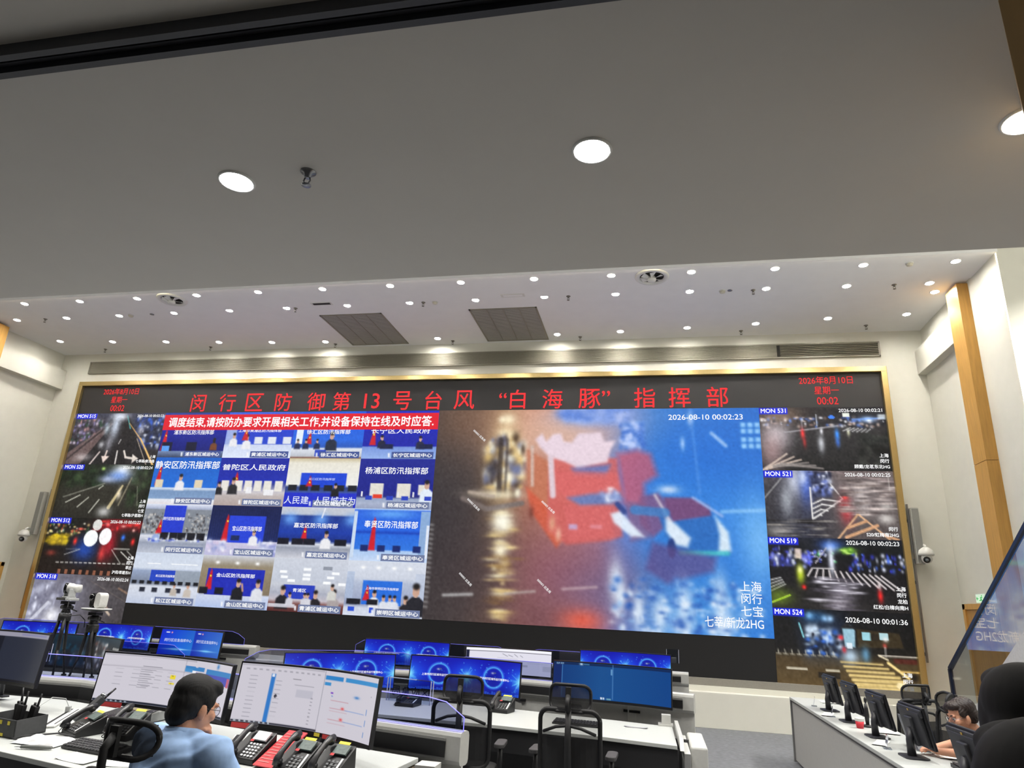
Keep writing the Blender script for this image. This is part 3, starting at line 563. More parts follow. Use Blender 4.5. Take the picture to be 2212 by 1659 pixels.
# 519
p = cam_pic('519', (20, 20, 24)); p.vg([(0, (30, 34, 50)), (.2, (16, 18, 24)), (.5, (22, 20, 26)), (1, (34, 32, 32))]); p.poly([(.0, .0), (.42, .0), (.5, .16), (.28, .46), (0, .5)], (14, 16, 22), .6, .03); p.poly([(.5, .0), (1, 0), (1, .46), (.62, .3)], (14, 18, 18), .7, .03)
p.rect(.0, .24, .18, .42, (60, 70, 150), .7, .03); p.specks(60, .0, .16, .34, .42, [(70, 80, 235), (235, 240, 255), (150, 160, 240), (16, 16, 24)], .012, .03); p.specks(60, .6, .2, 1, .46, [(60, 70, 230), (230, 235, 255), (14, 14, 22), (80, 120, 235)], .010, .03); p.specks(30, .3, .18, .5, .34, [(110, 230, 140), (225, 230, 255), (60, 80, 220)], .01, .02)
p.blob(.475, .13, .045, .06, (235, 245, 255)); p.blob(.475, .10, .09, .08, (60, 120, 240), .7); p.blob(.47, .32, .022, .2, (235, 240, 255)); p.line(.44, .14, .35, .36, .006, (215, 205, 210)); p.blob(.60, .17, .06, .04, (160, 225, 70), .9); p.specks(14, .55, .12, .66, .22, [(200, 245, 120), (90, 150, 40)], .014, .02); p.rect(.20, .16, .25, .30, (235, 215, 200), .9, .02)
for k in range(13): p.line(.32 + .042 * k, .44 + .006 * k, .285 + .056 * k, .54 + .014 * k, .012, (222, 214, 214))
for k in range(4): p.line(.0, .62 + .05 * k, .08 + .01 * k, .58 + .03 * k, .009, (205, 205, 205), .9)
p.line(.33, .43, .48, .43, .008, (225, 220, 220)); p.blob(.23, .52, .03, .13, (205, 230, 40), .9); p.blob(.23, .46, .018, .05, (250, 250, 160)); p.blob(.06, .85, .10, .12, (110, 140, 30), .75); p.line(0, .93, .14, .82, .01, (190, 235, 60)); p.blob(.25, .70, .016, .03, (250, 40, 40)); p.blob(.80, .78, .018, .09, (240, 40, 40)); p.blob(.80, .64, .012, .06, (235, 225, 225), .9)
p.blob(.52, .72, .09, .12, (185, 178, 195), .75); p.blob(.50, .92, .10, .12, (170, 160, 175), .65); p.specks(50, .34, .55, .66, 1, [(240, 236, 248), (90, 84, 96)], .05, .01); p.noise(6, .6, .6); tile(LXc, LZ0 - 2 * LH, RW, LH, fin(p, '2026-08-10 00:02:23', ['上海', '闵行', '龙柏', '红松/白樟向南H'], dh=.062), 'street_camera_feed', 'tree lined crossing with green and blue lights, third in the right column')
# 524
p = cam_pic('524', (18, 18, 20)); p.vg([(0, (16, 18, 22)), (.45, (22, 21, 20)), (.56, (30, 27, 22)), (.66, (74, 60, 38)), (1, (92, 74, 44))]); p.poly([(.0, .6), (.0, .3), (.5, .3), (.5, .6)], (20, 20, 24), .5)
for u in (.27, .38, .42): p.blob(u, .09 + .03 * (u > .3), .024, .045, (190, 225, 255))
p.blob(.30, .1, .1, .08, (60, 150, 225), .5); p.poly([(.25, .2), (.48, .2), (.48, .56), (.27, .56)], (40, 80, 150), .5, .03); p.blob(.29, .30, .04, .08, (225, 240, 255)); p.blob(.41, .32, .04, .07, (215, 235, 255)); p.specks(70, .24, .26, .48, .6, [(50, 110, 220), (210, 232, 255), (16, 18, 30)], .016, .03); p.blob(.485, .36, .02, .03, (240, 50, 60)); p.line(.19, .20, .215, .38, .01, (150, 235, 245))
p.poly([(.5, .22), (.56, .19), (.59, .26), (.58, .48), (.51, .48)], (170, 215, 235), .9); p.poly([(.485, .24), (.535, .16), (.60, .24)], (34, 34, 36)); p.rect(.52, .42, .56, .5, (240, 248, 255), .9); p.poly([(.60, .24), (.9, .27), (.92, .46), (.6, .48)], (64, 52, 30), .8); p.rect(.635, .28, .695, .38, (160, 215, 225)); p.rect(.76, .28, .82, .37, (180, 215, 220)); p.rect(.70, .29, .75, .38, (40, 34, 24)); p.blob(.8, .36, .02, .03, (245, 245, 240), .9); p.blob(.79, .44, .014, .03, (190, 80, 70)); p.line(.79, .46, .79, .58, .006, (230, 230, 225))
p.blob(.54, .6, .06, .10, (205, 230, 250), .9); p.blob(.65, .57, .03, .10, (110, 170, 210), .8); p.blob(.5, .52, .015, .04, (230, 50, 60), .8)
for k in range(9): p.line(.01 + .05 * k, .615, .04 + .05 * k, .62, .008, (150, 145, 130)); p.line(.02 + .05 * k, .56, .025 + .05 * k, .61, .006, (190, 186, 170))
p.line(.08, .80, .22, .80, .010, (252, 246, 225)); p.line(.36, .80, .45, .80, .010, (252, 246, 225)); p.rect(.3, .83, .455, .9, (34, 28, 20), .95, .01)
for k in range(7): p.line(.47 + .018 * k, .68 + .055 * k, .76 + .035 * k, .685 + .052 * k, .010 + .003 * k, (228, 200, 130))
p.line(.74, .57, 1, .57, .008, (225, 215, 200)); p.line(.74, .57, .8, .62, .010, (250, 235, 200)); p.line(.80, .66, .93, .84, .018, (255, 225, 150)); p.rect(.84, .6, 1, .66, (92, 36, 30), .8, .02); p.line(.88, .76, 1, .76, .010, (230, 190, 110)); p.line(.86, .94, 1, .98, .04, (255, 235, 180)); p.blob(.97, .83, .02, .05, (20, 16, 14))
p.noise(6, .6, .6); tile(LXc, LZ0 - 3 * LH, RW, LH, fin(p, '2026-08-10 00:01:36', ['上海', '闵行', '新镇'], dh=.07, du=.97, dv=.12, pu=.955, pv=.97), 'street_camera_feed', 'brown lit road with a gatehouse, bottom of the right column')

# the large picture: a red lorry and a blue car in the rain
BW, BH = LXc - LXb, LZ0 - LZB
p = Pic(360, 234, (90, 80, 80), BW / BH)
p.hg([(0, (62, 56, 56)), (.12, (80, 68, 64)), (.22, (120, 92, 70)), (.30, (180, 118, 98)), (.42, (190, 128, 122)), (.52, (164, 122, 148)), (.60, (92, 128, 208)), (.70, (44, 124, 214)), (1, (36, 110, 205))])
p.blob(.40, .06, .24, .16, (226, 176, 148), .8); p.blob(.42, .14, .2, .1, (222, 190, 172), .6); p.blob(.08, .05, .14, .2, (150, 100, 66), .4); p.blob(.04, .6, .12, .4, (52, 48, 52), .8); p.blob(.18, .8, .2, .3, (66, 56, 58), .75); p.blob(.42, .78, .16, .2, (142, 88, 102), .85); p.blob(.56, .84, .14, .16, (120, 92, 124), .8); p.blob(.36, .98, .12, .1, (110, 70, 78), .7); p.blob(.8, .2, .2, .2, (30, 110, 214), .7); p.blob(.86, .5, .2, .14, (70, 150, 235), .5); p.blob(.82, .9, .2, .16, (74, 150, 225), .7); p.blob(.98, .6, .06, .2, (140, 205, 255), .7); p.blob(.52, .04, .12, .05, (130, 160, 225), .8); p.specks(60, .42, .0, .60, .05, [(180, 195, 240), (90, 130, 215)], .02, .02)
p.poly([(.595, .07), (.665, .06), (.66, .16), (.6, .19)], (100, 150, 230), .7, .3); p.specks(50, .59, .07, .66, .19, [(200, 215, 255), (60, 110, 205)], .008, .012)
# street lamps and their reflections
for u, v, a in ((.235, .05, .02), (.225, .12, .02), (.245, .13, .018), (.215, .05, .012)): p.blob(u, v, a, a * 1.3, (255, 248, 225))
p.blob(.23, .25, .045, .22, (250, 220, 160), .75); p.specks(110, .17, .14, .29, .42, [(255, 250, 225), (240, 205, 130), (70, 50, 36), (110, 120, 160)], .010, .02); p.line(.215, .15, .215, .42, .012, (56, 46, 44), .8); p.line(.235, .15, .235, .4, .006, (60, 50, 48), .7); p.blob(.19, .3, .02, .05, (40, 36, 46), .8)
p.blob(.21, .42, .08, .02, (250, 238, 205), .8); p.line(.10, .44, .18, .49, .012, (120, 108, 104)); p.line(.18, .49, .29, .46, .012, (120, 108, 104)); p.line(.12, .41, .2, .43, .008, (180, 165, 150))
for k in range(90):
    v = RNG.uniform(.5, .99); p.blob(.235 + RNG.normal() * .016, v, RNG.uniform(.008, .03), RNG.uniform(.003, .010), [(255, 245, 205), (235, 205, 130), (140, 105, 62), (250, 225, 160)][RNG.integers(4)], RNG.uniform(.4, .95))
p.blob(.23, .55, .03, .05, (255, 252, 235)); p.blob(.23, .68, .022, .03, (255, 246, 215))
# lorry
p.poly([(.30, .2), (.37, .26), (.37, .52), (.31, .44)], (196, 118, 88), .9, .3); p.poly([(.30, .38), (.36, .46), (.42, .62), (.40, .66), (.32, .50)], (212, 92, 66), .85, .3); p.poly([(.37, .24), (.58, .24), (.595, .6), (.56, .62), (.43, .645), (.37, .58)], (212, 98, 94), .85, .25); p.poly([(.31, .18), (.32, .18), (.325, .38), (.315, .38)], (212, 190, 180), .9)
p.poly([(.325, .15), (.345, .12), (.36, .16), (.38, .125), (.405, .12), (.415, .16), (.44, .165), (.46, .12), (.53, .115), (.54, .16), (.575, .155), (.56, .2), (.55, .26), (.5, .275), (.46, .29), (.42, .26), (.37, .235), (.34, .19)], (232, 212, 224), 1, .3)
p.line(.375, .24, .385, .42, .014, (225, 205, 215)); p.poly([(.44, .29), (.56, .27), (.545, .33), (.45, .325)], (90, 120, 190), .85, .2); p.poly([(.39, .30), (.58, .31), (.60, .42), (.44, .44), (.40, .4)], (218, 104, 104), .85, .2); p.poly([(.43, .43), (.5, .41), (.59, .40), (.6, .43), (.56, .46), (.47, .465)], (96, 128, 190), .9, .2); p.poly([(.42, .47), (.56, .46), (.57, .6), (.44, .63)], (214, 104, 104), .85, .2); p.blob(.56, .385, .010, .008, (255, 250, 255)); p.specks(14, .53, .40, .585, .44, [(235, 240, 255), (150, 170, 220)], .008, .01)
p.rect(.435, .55, .462, .575, (196, 170, 210), .9); p.rect(.50, .55, .535, .57, (226, 140, 150), .9); p.blob(.385, .55, .010, .035, (225, 170, 140), .9); p.blob(.405, .6, .008, .03, (235, 190, 165), .9); p.blob(.32, .5, .008, .03, (120, 60, 50), .9)
p.poly([(.58, .22), (.64, .2), (.68, .22), (.70, .32), (.66, .36), (.66, .46), (.6, .45)], (206, 86, 104), .75, .12); p.poly([(.6, .44), (.66, .46), (.68, .6), (.62, .62)], (150, 84, 110), .6, .15)
# car
p.poly([(.645, .42), (.70, .4), (.73, .45), (.735, .53), (.685, .6), (.645, .54)], (126, 84, 130), .85, .25); p.poly([(.715, .42), (.80, .42), (.845, .455), (.85, .5), (.74, .53)], (118, 72, 118), .95, .4); p.poly([(.70, .5), (.74, .53), (.85, .5), (.885, .56), (.9, .66), (.85, .675), (.75, .66), (.72, .6)], (42, 108, 190), .95, .4); p.line(.69, .41, .735, .53, .006, (200, 190, 205)); p.line(.80, .42, .88, .5, .006, (150, 180, 235)); p.poly([(.72, .51), (.75, .54), (.79, .6), (.78, .64), (.745, .63), (.72, .57)], (226, 238, 250), .95, .25); p.poly([(.86, .5), (.895, .57), (.9, .65), (.865, .665), (.87, .58)], (222, 238, 250), .95, .25); p.blob(.73, .385, .03, .018, (215, 230, 250), .9); p.line(.76, .665, .89, .66, .010, (70, 190, 200), .9); p.disc(.735, .645, .012, .045, (34, 62, 130)); p.poly([(.68, .62), (.74, .64), (.86, .68), (.85, .74), (.78, .77), (.72, .8), (.66, .74)], (96, 72, 130), .7, .15); p.poly([(.56, .5), (.59, .485), (.62, .54), (.66, .6), (.62, .6), (.57, .54)], (226, 238, 252), .95, .3); p.line(.58, .455, .6, .49, .012, (52, 72, 140)); p.line(.63, .48, .72, .49, .02, (60, 130, 200), .8)
# wet reflections
for u, v, ru, rv in ((.575, .80, .02, .09), (.59, .86, .014, .07), (.64, .92, .016, .09), (.70, .93, .022, .07), (.765, .88, .022, .08), (.865, .87, .02, .11), (.87, .96, .03, .05), (.76, .97, .03, .04)): p.blob(u, v, ru, rv, (228, 240, 252), .9)
p.specks(160, .56, .78, .98, 1, [(225, 238, 252), (70, 120, 200), (150, 190, 235), (40, 90, 180)], .008, .010); p.blob(.48, .97, .06, .05, (240, 96, 70), .8); p.line(.42, .84, .52, .825, .005, (200, 175, 180), .8); p.line(.06, .89, .15, .88, .006, (190, 190, 190), .9); p.line(.25, .87, .34, .855, .005, (190, 180, 175), .8)
p.line(.86, .12, .9, .18, .008, (180, 210, 250), .8); p.blob(.80, .05, .008, .03, (225, 235, 255), .9); p.blob(.775, .17, .006, .03, (200, 225, 255), .8); p.line(.8, 0, .82, .4, .006, (90, 150, 230), .5); p.line(.88, .48, 1, .47, .008, (150, 205, 250), .7)
for u0 in (.945, .965, .985):
    for v0 in (.07, .10, .14, .17): p.rect(u0, v0, u0 + .014, v0 + .022, (170, 220, 255), .85, .004)
for k in range(18): p.line(.0, .57 + .022 * k, .012, .572 + .022 * k, .004, (190, 190, 190), .7)
p.blur(3); p.noise(4, .5, .5)
p.text('2026-08-10 00:02:23', .735, .043, .026, WH, .218, .008)
for k, s in enumerate(('上海', '闵行', '七宝')): p.text(s, .975, .795 + .05 * k, .042, WH, None, .004, 'R')
p.text('七莘/新龙2HG', .975, .945, .045, WH, .155, .004, 'R')
for u, v in ((.115, .13), (.11, .47), (.345, .475), (.10, .815), (.34, .83)): p.text('000003 应急局', u, v, .0125, WH, None, .006, 'L', rot=R(-42))
tile(LXb, LZ0, BW, BH, p, 'main_camera_feed', 'large rainy street picture with a red lorry and a blue car')

# the 4 x 4 video conference
GW, GH = (LXb - LXa) / 4, (LZ0 - LZB) / 4
def vest(p, u, v, s, shirt=(235, 235, 240), skin=(205, 165, 145)):
    p.poly([(u - .055 * s, v + .16 * s), (u - .05 * s, v + .04 * s), (u - .02 * s, v), (u + .02 * s, v), (u + .05 * s, v + .04 * s), (u + .055 * s, v + .16 * s)], shirt, 1, .5); p.disc(u, v - .045 * s, .021 * s, .05 * s, skin); p.blob(u, v - .085 * s, .022 * s, .03 * s, (28, 24, 26), 1, 2)
def flag(p, u, v0, v1): p.poly([(u, v0), (u + .018, v0 + .05), (u + .04, v1), (u - .05, v1), (u - .015, v0 + .1)], (208, 30, 44), 1, .5); p.disc(u + .005, v0 + .14, .010, .02, (245, 220, 60))
def chairs(p, us, v, col, w=.045, h=.12):
    for u in us: p.rect(u - w, v, u + w, v + h, col, 1, .015)
def conf(r, c, name, bg, title=None, tv=.2, th=.1, tw=None, cap=(235, 240, 250), extra=None, w=96, h=62, tu=.5, capname=None):
    p = Pic(w, h, bg, GW / GH)
    if extra: extra(p)
    if title: p.text(title, tu, tv, th, WH, tw, .012, 'C')
    p.noise(4, .6, .6); p.text((capname or name) + '城运中心', .95, .925, .085, WH, .52, .02, 'R', plate=(112, 124, 160) if r > 0 else (70, 88, 150))
    p.poly([(.36, .89), (.385, .88), (.39, .97), (.365, .97)], (245, 246, 250), .9)
    o = put_picture('conference_feed', p, GW, GH, on_wall(LXa + c * GW, LZ0 - (r + 1) * GH), M_led, VW, local=False); o['label'] = 'conference picture of ' + 'row %s, %s from the left' % (ORD[r], ORD[c])
    return o
DB, MBl, LBl = (26, 40, 172), (30, 84, 206), (40, 110, 225)
def e00(p): p.vg([(0, (40, 62, 150)), (.4, (20, 36, 160)), (.85, (14, 26, 120)), (.86, (120, 140, 180)), (1, (60, 70, 96))]); flag(p, .07, .38, .85); chairs(p, (.12, .5), .66, (14, 18, 50), .08, .2); p.rect(.05, .74, .16, .86, (90, 160, 240)); vest(p, .84, .68, 1, (120, 70, 40), (30, 26, 26))
def e01(p): p.vg([(0, (60, 100, 220)), (.5, (34, 64, 205)), (.7, (40, 74, 205)), (.72, (205, 215, 240)), (1, (222, 232, 250))]); p.rect(0, .2, .16, .75, (190, 205, 235), .8, .03); chairs(p, (.5, .7, .92), .55, (225, 230, 240), .06, .15); vest(p, .13, .58, 1.1); vest(p, .33, .62, 1.2); flag(p, .3, .32, .62)
def e02(p): p.vg([(0, (30, 90, 220)), (.6, (36, 104, 226)), (.76, (40, 90, 190)), (.8, (225, 230, 240)), (.95, (190, 195, 205)), (1, (120, 70, 50))]); p.rect(.05, .35, .14, .7, (230, 240, 250)); flag(p, .24, .42, .7); [vest(p, u, .68, .8, (30, 40, 80)) for u in (.08, .2, .36)]; vest(p, .56, .6, 1.5, (34, 44, 66)); p.rect(.34, .82, .5, .96, (40, 70, 190))
def e03(p): p.vg([(0, (24, 40, 190)), (.74, (22, 34, 170)), (.76, (120, 150, 220)), (1, (150, 180, 235))]); flag(p, .14, .36, .72); vest(p, .26, .62, 1, (30, 34, 60)); vest(p, .78, .64, 1, (36, 40, 66)); chairs(p, (.33, .86), .7, (20, 30, 70), .09, .1)
def e10(p): p.vg([(0, (24, 96, 200)), (.64, (30, 110, 215)), (.66, (225, 235, 248)), (.72, (120, 150, 190)), (.88, (130, 160, 200)), (.9, (225, 230, 240)), (1, (228, 222, 226))]); flag(p, .10, .16, .6); chairs(p, (.12, .72), .48, (225, 210, 180), .06, .17); vest(p, .44, .5, 1.3)
def e11(p): p.vg([(0, (26, 40, 160)), (.5, (24, 44, 176)), (.55, (60, 70, 150)), (.72, (205, 200, 205)), (.8, (190, 180, 178)), (1, (176, 160, 156))]); flag(p, .27, .3, .5); chairs(p, (.12, .32, .46, .6, .74, .9), .48, (232, 228, 220), .055, .22); vest(p, .24, .56, 1.3, (40, 40, 46)); vest(p, .04, .62, 1, (34, 34, 40)); p.rect(.44, .62, .52, .74, (238, 238, 242)); p.rect(.7, .66, .84, .78, (236, 236, 240))
def e12(p): p.vg([(0, (200, 186, 150)), (.1, (232, 228, 215)), (.55, (236, 236, 232)), (.6, (40, 60, 120)), (.7, (60, 84, 160)), (.72, (34, 50, 200)), (1, (30, 46, 196))]); p.rect(.2, .3, .84, .6, (24, 70, 214)); p.text('虹口区防汛指挥部', .5, .43, .05, (200, 215, 255), .36, .004, 'C'); chairs(p, (.1, .26, .42, .6, .76, .93), .55, (24, 28, 40), .06, .12); vest(p, .7, .62, 1, (24, 24, 30)); flag(p, .33, .36, .58); p.text('人民建  人民城市为', .5, .86, .16, (235, 240, 255), .98, .004, 'C')
def e13(p): p.vg([(0, (28, 40, 150)), (.7, (24, 34, 140)), (.76, (34, 40, 120)), (.8, (150, 165, 195)), (.9, (170, 180, 205)), (1, (150, 160, 190))]); chairs(p, (.26, .62), .5, (226, 222, 212), .09, .28); chairs(p, (.88,), .52, (226, 222, 212), .07, .2); vest(p, .92, .6, 1.6, (226, 236, 248)); p.rect(.22, .72, .34, .79, (226, 60, 40)); [p.rect(u, .74, u + .09, .83, (40, 66, 190)) for u in (.12, .4, .6, .9)]; [p.rect(u, .66, u + .02, .76, (235, 235, 240)) for u in (.06, .54, .74)]
def e20(p): p.vg([(0, (225, 230, 245)), (.12, (150, 160, 190)), (.62, (150, 160, 178)), (.66, (225, 228, 238)), (.8, (150, 158, 178)), (1, (190, 196, 210))]); p.rect(.0, .1, .3, .62, (128, 134, 140), .8); p.rect(.62, .1, 1, .62, (128, 134, 140), .8); p.specks(80, 0, .2, .3, .6, [(60, 56, 60), (210, 205, 200)], .012, .02); p.specks(80, .66, .2, 1, .6, [(60, 56, 60), (210, 205, 200)], .012, .02); p.rect(.3, .02, .62, .58, (34, 60, 205)); chairs(p, (.36, .5, .62, .76, .9), .58, (22, 24, 34), .06, .15); vest(p, .24, .62, 1.1, (150, 170, 220)); flag(p, .27, .32, .6); p.specks(30, .1, .7, .98, .76, [(240, 244, 250), (50, 70, 190)], .02, .02)
def e21(p): p.vg([(0, (18, 30, 80)), (.7, (24, 40, 100)), (.72, (205, 200, 226)), (1, (190, 188, 222))]); [p.line(u, .04, u, .7, .004, (14, 22, 60), .7) for u in np.linspace(.02, .98, 30)]; p.rect(.28, .2, .8, .74, (36, 66, 214)); flag(p, .25, .18, .72); vest(p, .66, .6, 1.2); chairs(p, (.4,), .6, (24, 40, 90), .06, .1); p.specks(40, .02, .72, .3, .92, [(220, 205, 230), (150, 160, 210), (240, 240, 250)], .03, .04); p.specks(40, .72, .72, 1, .95, [(210, 215, 235), (120, 130, 200), (240, 240, 250)], .03, .04)
def e22(p): p.vg([(0, (200, 204, 214)), (.14, (190, 196, 210)), (.18, (26, 54, 140)), (.5, (24, 60, 170)), (.66, (20, 46, 130)), (.72, (220, 224, 235)), (.8, (150, 156, 172)), (1, (206, 208, 218))]); [p.blob(u, .24, .1, .12, (120, 180, 255), .8) for u in (.14, .56, .98)]; flag(p, .36, .34, .68); vest(p, .66, .6, 1.3); chairs(p, (.08, .28, .44, .86), .62, (18, 20, 36), .08, .12); p.line(.6, .02, .57, .2, .012, (245, 245, 250))
def e23(p): p.vg([(0, (200, 220, 245)), (.04, (40, 96, 220)), (.4, (38, 104, 228)), (.46, (22, 70, 190)), (.5, (36, 104, 220)), (.78, (50, 120, 225)), (.8, (170, 200, 240)), (1, (200, 218, 245))]); p.rect(.0, .05, .05, .95, (205, 220, 240)); p.rect(.88, .04, 1, .92, (140, 172, 215)); p.rect(.96, .3, 1, .92, (225, 232, 245)); flag(p, .28, .16, .8); chairs(p, (.18, .4, .6, .86), .7, (20, 40, 110), .05, .12); p.blob(.5, .1, .3, .08, (120, 190, 255), .7)
def e30(p): p.vg([(0, (205, 215, 232)), (.3, (214, 222, 236)), (.36, (150, 165, 195)), (.6, (120, 130, 150)), (.66, (215, 220, 232)), (.84, (205, 212, 228)), (1, (190, 200, 222))]); p.rect(.28, .34, .64, .56, (36, 70, 190)); p.rect(.64, .34, 1, .6, (150, 160, 172), .8); [p.rect(u, .2, u + .2, .22, (250, 252, 255)) for u in (.2, .55, .74)]; chairs(p, np.linspace(.06, .96, 9), .55, (24, 26, 34), .035, .07); chairs(p, (.2, .38, .58, .72), .68, (40, 44, 60), .04, .09); vest(p, .66, .68, .9, (190, 180, 170)); vest(p, .86, .68, 1, (200, 190, 180))
def e31(p): p.vg([(0, (205, 208, 218)), (.2, (150, 138, 116)), (.3, (150, 136, 112)), (.72, (130, 116, 96)), (.75, (206, 214, 235)), (1, (176, 194, 232))]); p.rect(.1, .26, .9, .76, (30, 44, 180)); flag(p, .15, .26, .66); [p.blob(u, .14, .03, .03, (255, 255, 255)) for u in (.22, .5, .78)]; chairs(p, (.08, .3), .62, (20, 22, 34), .06, .13); vest(p, .56, .6, 1.5, (26, 26, 32)); vest(p, .83, .6, 1.5, (222, 224, 232)); p.line(.63, .66, .61, .54, .02, (196, 150, 130))
def e32(p): p.vg([(0, (205, 210, 222)), (.4, (196, 202, 216)), (.5, (200, 204, 214)), (.66, (170, 174, 190)), (.78, (196, 190, 200)), (.86, (120, 70, 66)), (1, (84, 40, 40))]); p.rect(.18, .5, .6, .76, (40, 62, 186)); p.text('青浦区', .4, .6, .07, WH, .18, .01, 'C'); [p.rect(u, v, u + .10, v + .05, (250, 252, 255)) for u, v in ((.1, .24), (.42, .18), (.42, .28), (.42, .36), (.8, .24), (.74, .32), (.7, .42), (.9, .44), (.12, .34), (.22, .4))]; p.rect(.68, .14, .8, .2, (120, 126, 140), .7); vest(p, .18, .7, 1.6, (30, 30, 38)); vest(p, .62, .74, 1.4, (36, 34, 40)); vest(p, .86, .72, 1.5, (170, 160, 160)); vest(p, .83, .58, 1.1, (210, 210, 205)); [vest(p, u, .74, .9, (210, 210, 220)) for u in (.28, .48, .52)]; p.rect(.0, .86, .36, .92, (215, 215, 225), .9)
def e33(p): p.vg([(0, (214, 220, 232)), (.3, (206, 212, 226)), (.4, (180, 190, 212)), (.8, (150, 160, 190)), (.86, (205, 212, 228)), (1, (214, 220, 235))]); p.rect(.22, .36, .72, .8, (40, 110, 220)); p.text('上海市崇明区防汛指挥部', .47, .5, .05, WH, .42, .006, 'C'); flag(p, .28, .44, .72); [p.blob(u, .12, .03, .03, (255, 255, 255)) for u in (.2, .4, .6, .8)]; p.rect(.0, .2, .1, .7, (170, 186, 214), .7); p.rect(.88, .2, 1, .7, (190, 200, 220), .8); vest(p, .38, .66, 1.2); [vest(p, u, .72, 1, (220, 224, 235)) for u in (.5, .58, .64)]; vest(p, .78, .76, 1.4, (40, 36, 42)); vest(p, .9, .62, 2.2, (36, 36, 44)); chairs(p, (.1, .36, .14), .7, (24, 26, 36), .07, .1); p.rect(.06, .84, .14, .92, (40, 80, 210)); p.rect(.33, .84, .38, .94, (40, 80, 210))
G = [[('浦东新区', '浦东新区防汛指挥部', .44, .11, .62, e00), ('黄浦区', '上海市黄浦区防汛指挥部', .40, .09, .64, e01), ('徐汇区', '徐汇区防汛指挥部', .44, .10, .62, e02), ('长宁区', '长宁区人民政府', .42, .12, .8, e03)],
     [('静安区', '静安区防汛指挥部', .16, .17, .98, e10), ('普陀区', '普陀区人民政府', .2, .13, .92, e11), ('虹口区', None, 0, 0, 0, e12), ('杨浦区', '杨浦区防汛指挥部', .24, .14, .84, e13)],
     [('闵行区', '闵行区防汛指挥部', .3, .07, .32, e20), ('宝山区', '宝山区防汛指挥部', .46, .1, .42, e21), ('嘉定区', '嘉定区防汛指挥部', .36, .1, .6, e22), ('奉贤区', '奉贤区防汛指挥部', .3, .14, .7, e23)],
     [('松江区', '松江区防汛指挥部', .45, .05, .28, e30), ('金山区', '金山区防汛指挥部', .38, .08, .54, e31), ('青浦区', None, 0, 0, 0, e32), ('崇明区', None, 0, 0, 0, e33)]]
for r in range(4):
    for c in range(4):
        n, t_, tv, th, tw, ex = G[r][c]; conf(r, c, n, DB, t_, tv, th, tw, extra=ex, tu=.46 if (r, c) == (2, 0) else .55 if (r, c) == (2, 1) else .5)
p = Pic(40, 6, (226, 24, 44)); p.text('调度结束,请按防办要求开展相关工作,并设备保持在线及时应答.', .02, .5, .68, WH, .965, .022)
o = put_picture('red_banner', p, LXb - LXa, .345, on_wall(LXa, LZ0 - .05 - .345, 12.588), M_led, VW, local=False); o['label'] = 'red message banner with white lettering'
# ---------------------------------------------------------------- furniture materials
M_top = mat('worktop laminate', (181, 184, 181), 0.45, var=0.05, scale=160)
M_silver = mat('satin silver', (186, 186, 182), 0.38, 0.1, var=0.03)
M_panel = mat('console grey', (190, 190, 186), 0.55, var=0.03)
M_slot = mat('slot black', (17, 17, 20), 0.6, var=0.08)
M_under = mat('console dark grey', (58, 57, 58), 0.6, var=0.06)
M_led_edge = mat('blue edge light', (120, 120, 255), 0.4, var=0, emit=(128, 122, 255), es=1.3)
M_led_dim = mat('dim blue edge light', (90, 90, 190), 0.4, var=0, emit=(110, 108, 220), es=.45)
M_pane = glass_mat('desk glass', (212, 216, 232), 1.45)
M_clear = glass_mat('clear acrylic', (240, 243, 248), 1.4)
M_bezel = mat('monitor bezel', (16, 16, 20), 0.35, var=0.05)
M_mback = mat('monitor back plastic', (38, 39, 44), 0.45, var=0.06)
M_scr = screen_mat('desktop picture', 1.0, 0.22, (10, 10, 12))
M_red = mat('red sticker', (196, 60, 62), 0.6, var=0.05); M_yel = mat('yellow sticker', (226, 208, 60), 0.6, var=0.05)
M_paper = mat('white paper', (232, 232, 228), 0.8, var=0.02)
M_key = mat('key grey', (206, 208, 210), 0.5); M_fab = mat('chair black', (20, 20, 22), 0.6, var=0.12); M_mesh = mesh_mat('chair mesh', (26, 26, 28), 0.93); M_mesh2 = mesh_mat('thin chair mesh', (60, 60, 62), 0.5)
M_cord = mat('black cable', (18, 18, 20), 0.6, var=0.03); M_wcord = mat('grey cable', (176, 178, 178), 0.6, var=0.03)

# ---------------------------------------------------------------- display pictures
def pic_blue(sig=True):
    p = Pic(200, 58, (16, 26, 170), 3.4); p.vg([(0, (20, 24, 170)), (.5, (26, 50, 215)), (.85, (18, 30, 165)), (1, (14, 30, 140))])
    for u in (0.0, .5, 1.0): p.blob(u, .55, .09, .35, (40, 120, 240), .75); p.blob(u, .55, .03, .14, (150, 235, 255), .95)
    for k in range(60): a = RNG.uniform(0, 6.28); r = RNG.uniform(.1, .32); u = [0, .5, 1][RNG.integers(3)]; p.line(u + .1 * r * math.cos(a), .55 + .35 * r * math.sin(a), u + .34 * r * math.cos(a), .55 + 1.1 * r * math.sin(a), .006, (110, 215, 255), .7)
    for u in (.25, .75):
        p.blob(u, .5, .085, .3, (20, 22, 130), .7); p.ring(u, .5, .30, .028, (90, 190, 255), .85); p.ring(u, .5, .34, .02, (60, 120, 250), .5); p.blob(u - .01, .37, .014, .03, (180, 190, 215), .9); p.rect(u - .005, .35, u + .02, .38, (90, 100, 130), .8)
    p.specks(70, 0, .1, 1, .9, [(110, 215, 255), (70, 150, 250)], .004, .014)
    for k in range(50): x = k / 50; h = RNG.uniform(.02, .09); p.rect(x, .99 - h, x + .016, 1, (60, 120, 235), .5)
    for u in (.25, .75): p.text('上海市闵行区城市运行管理中心', u, .54, .075, WH, .30, .014, 'C')
    return p
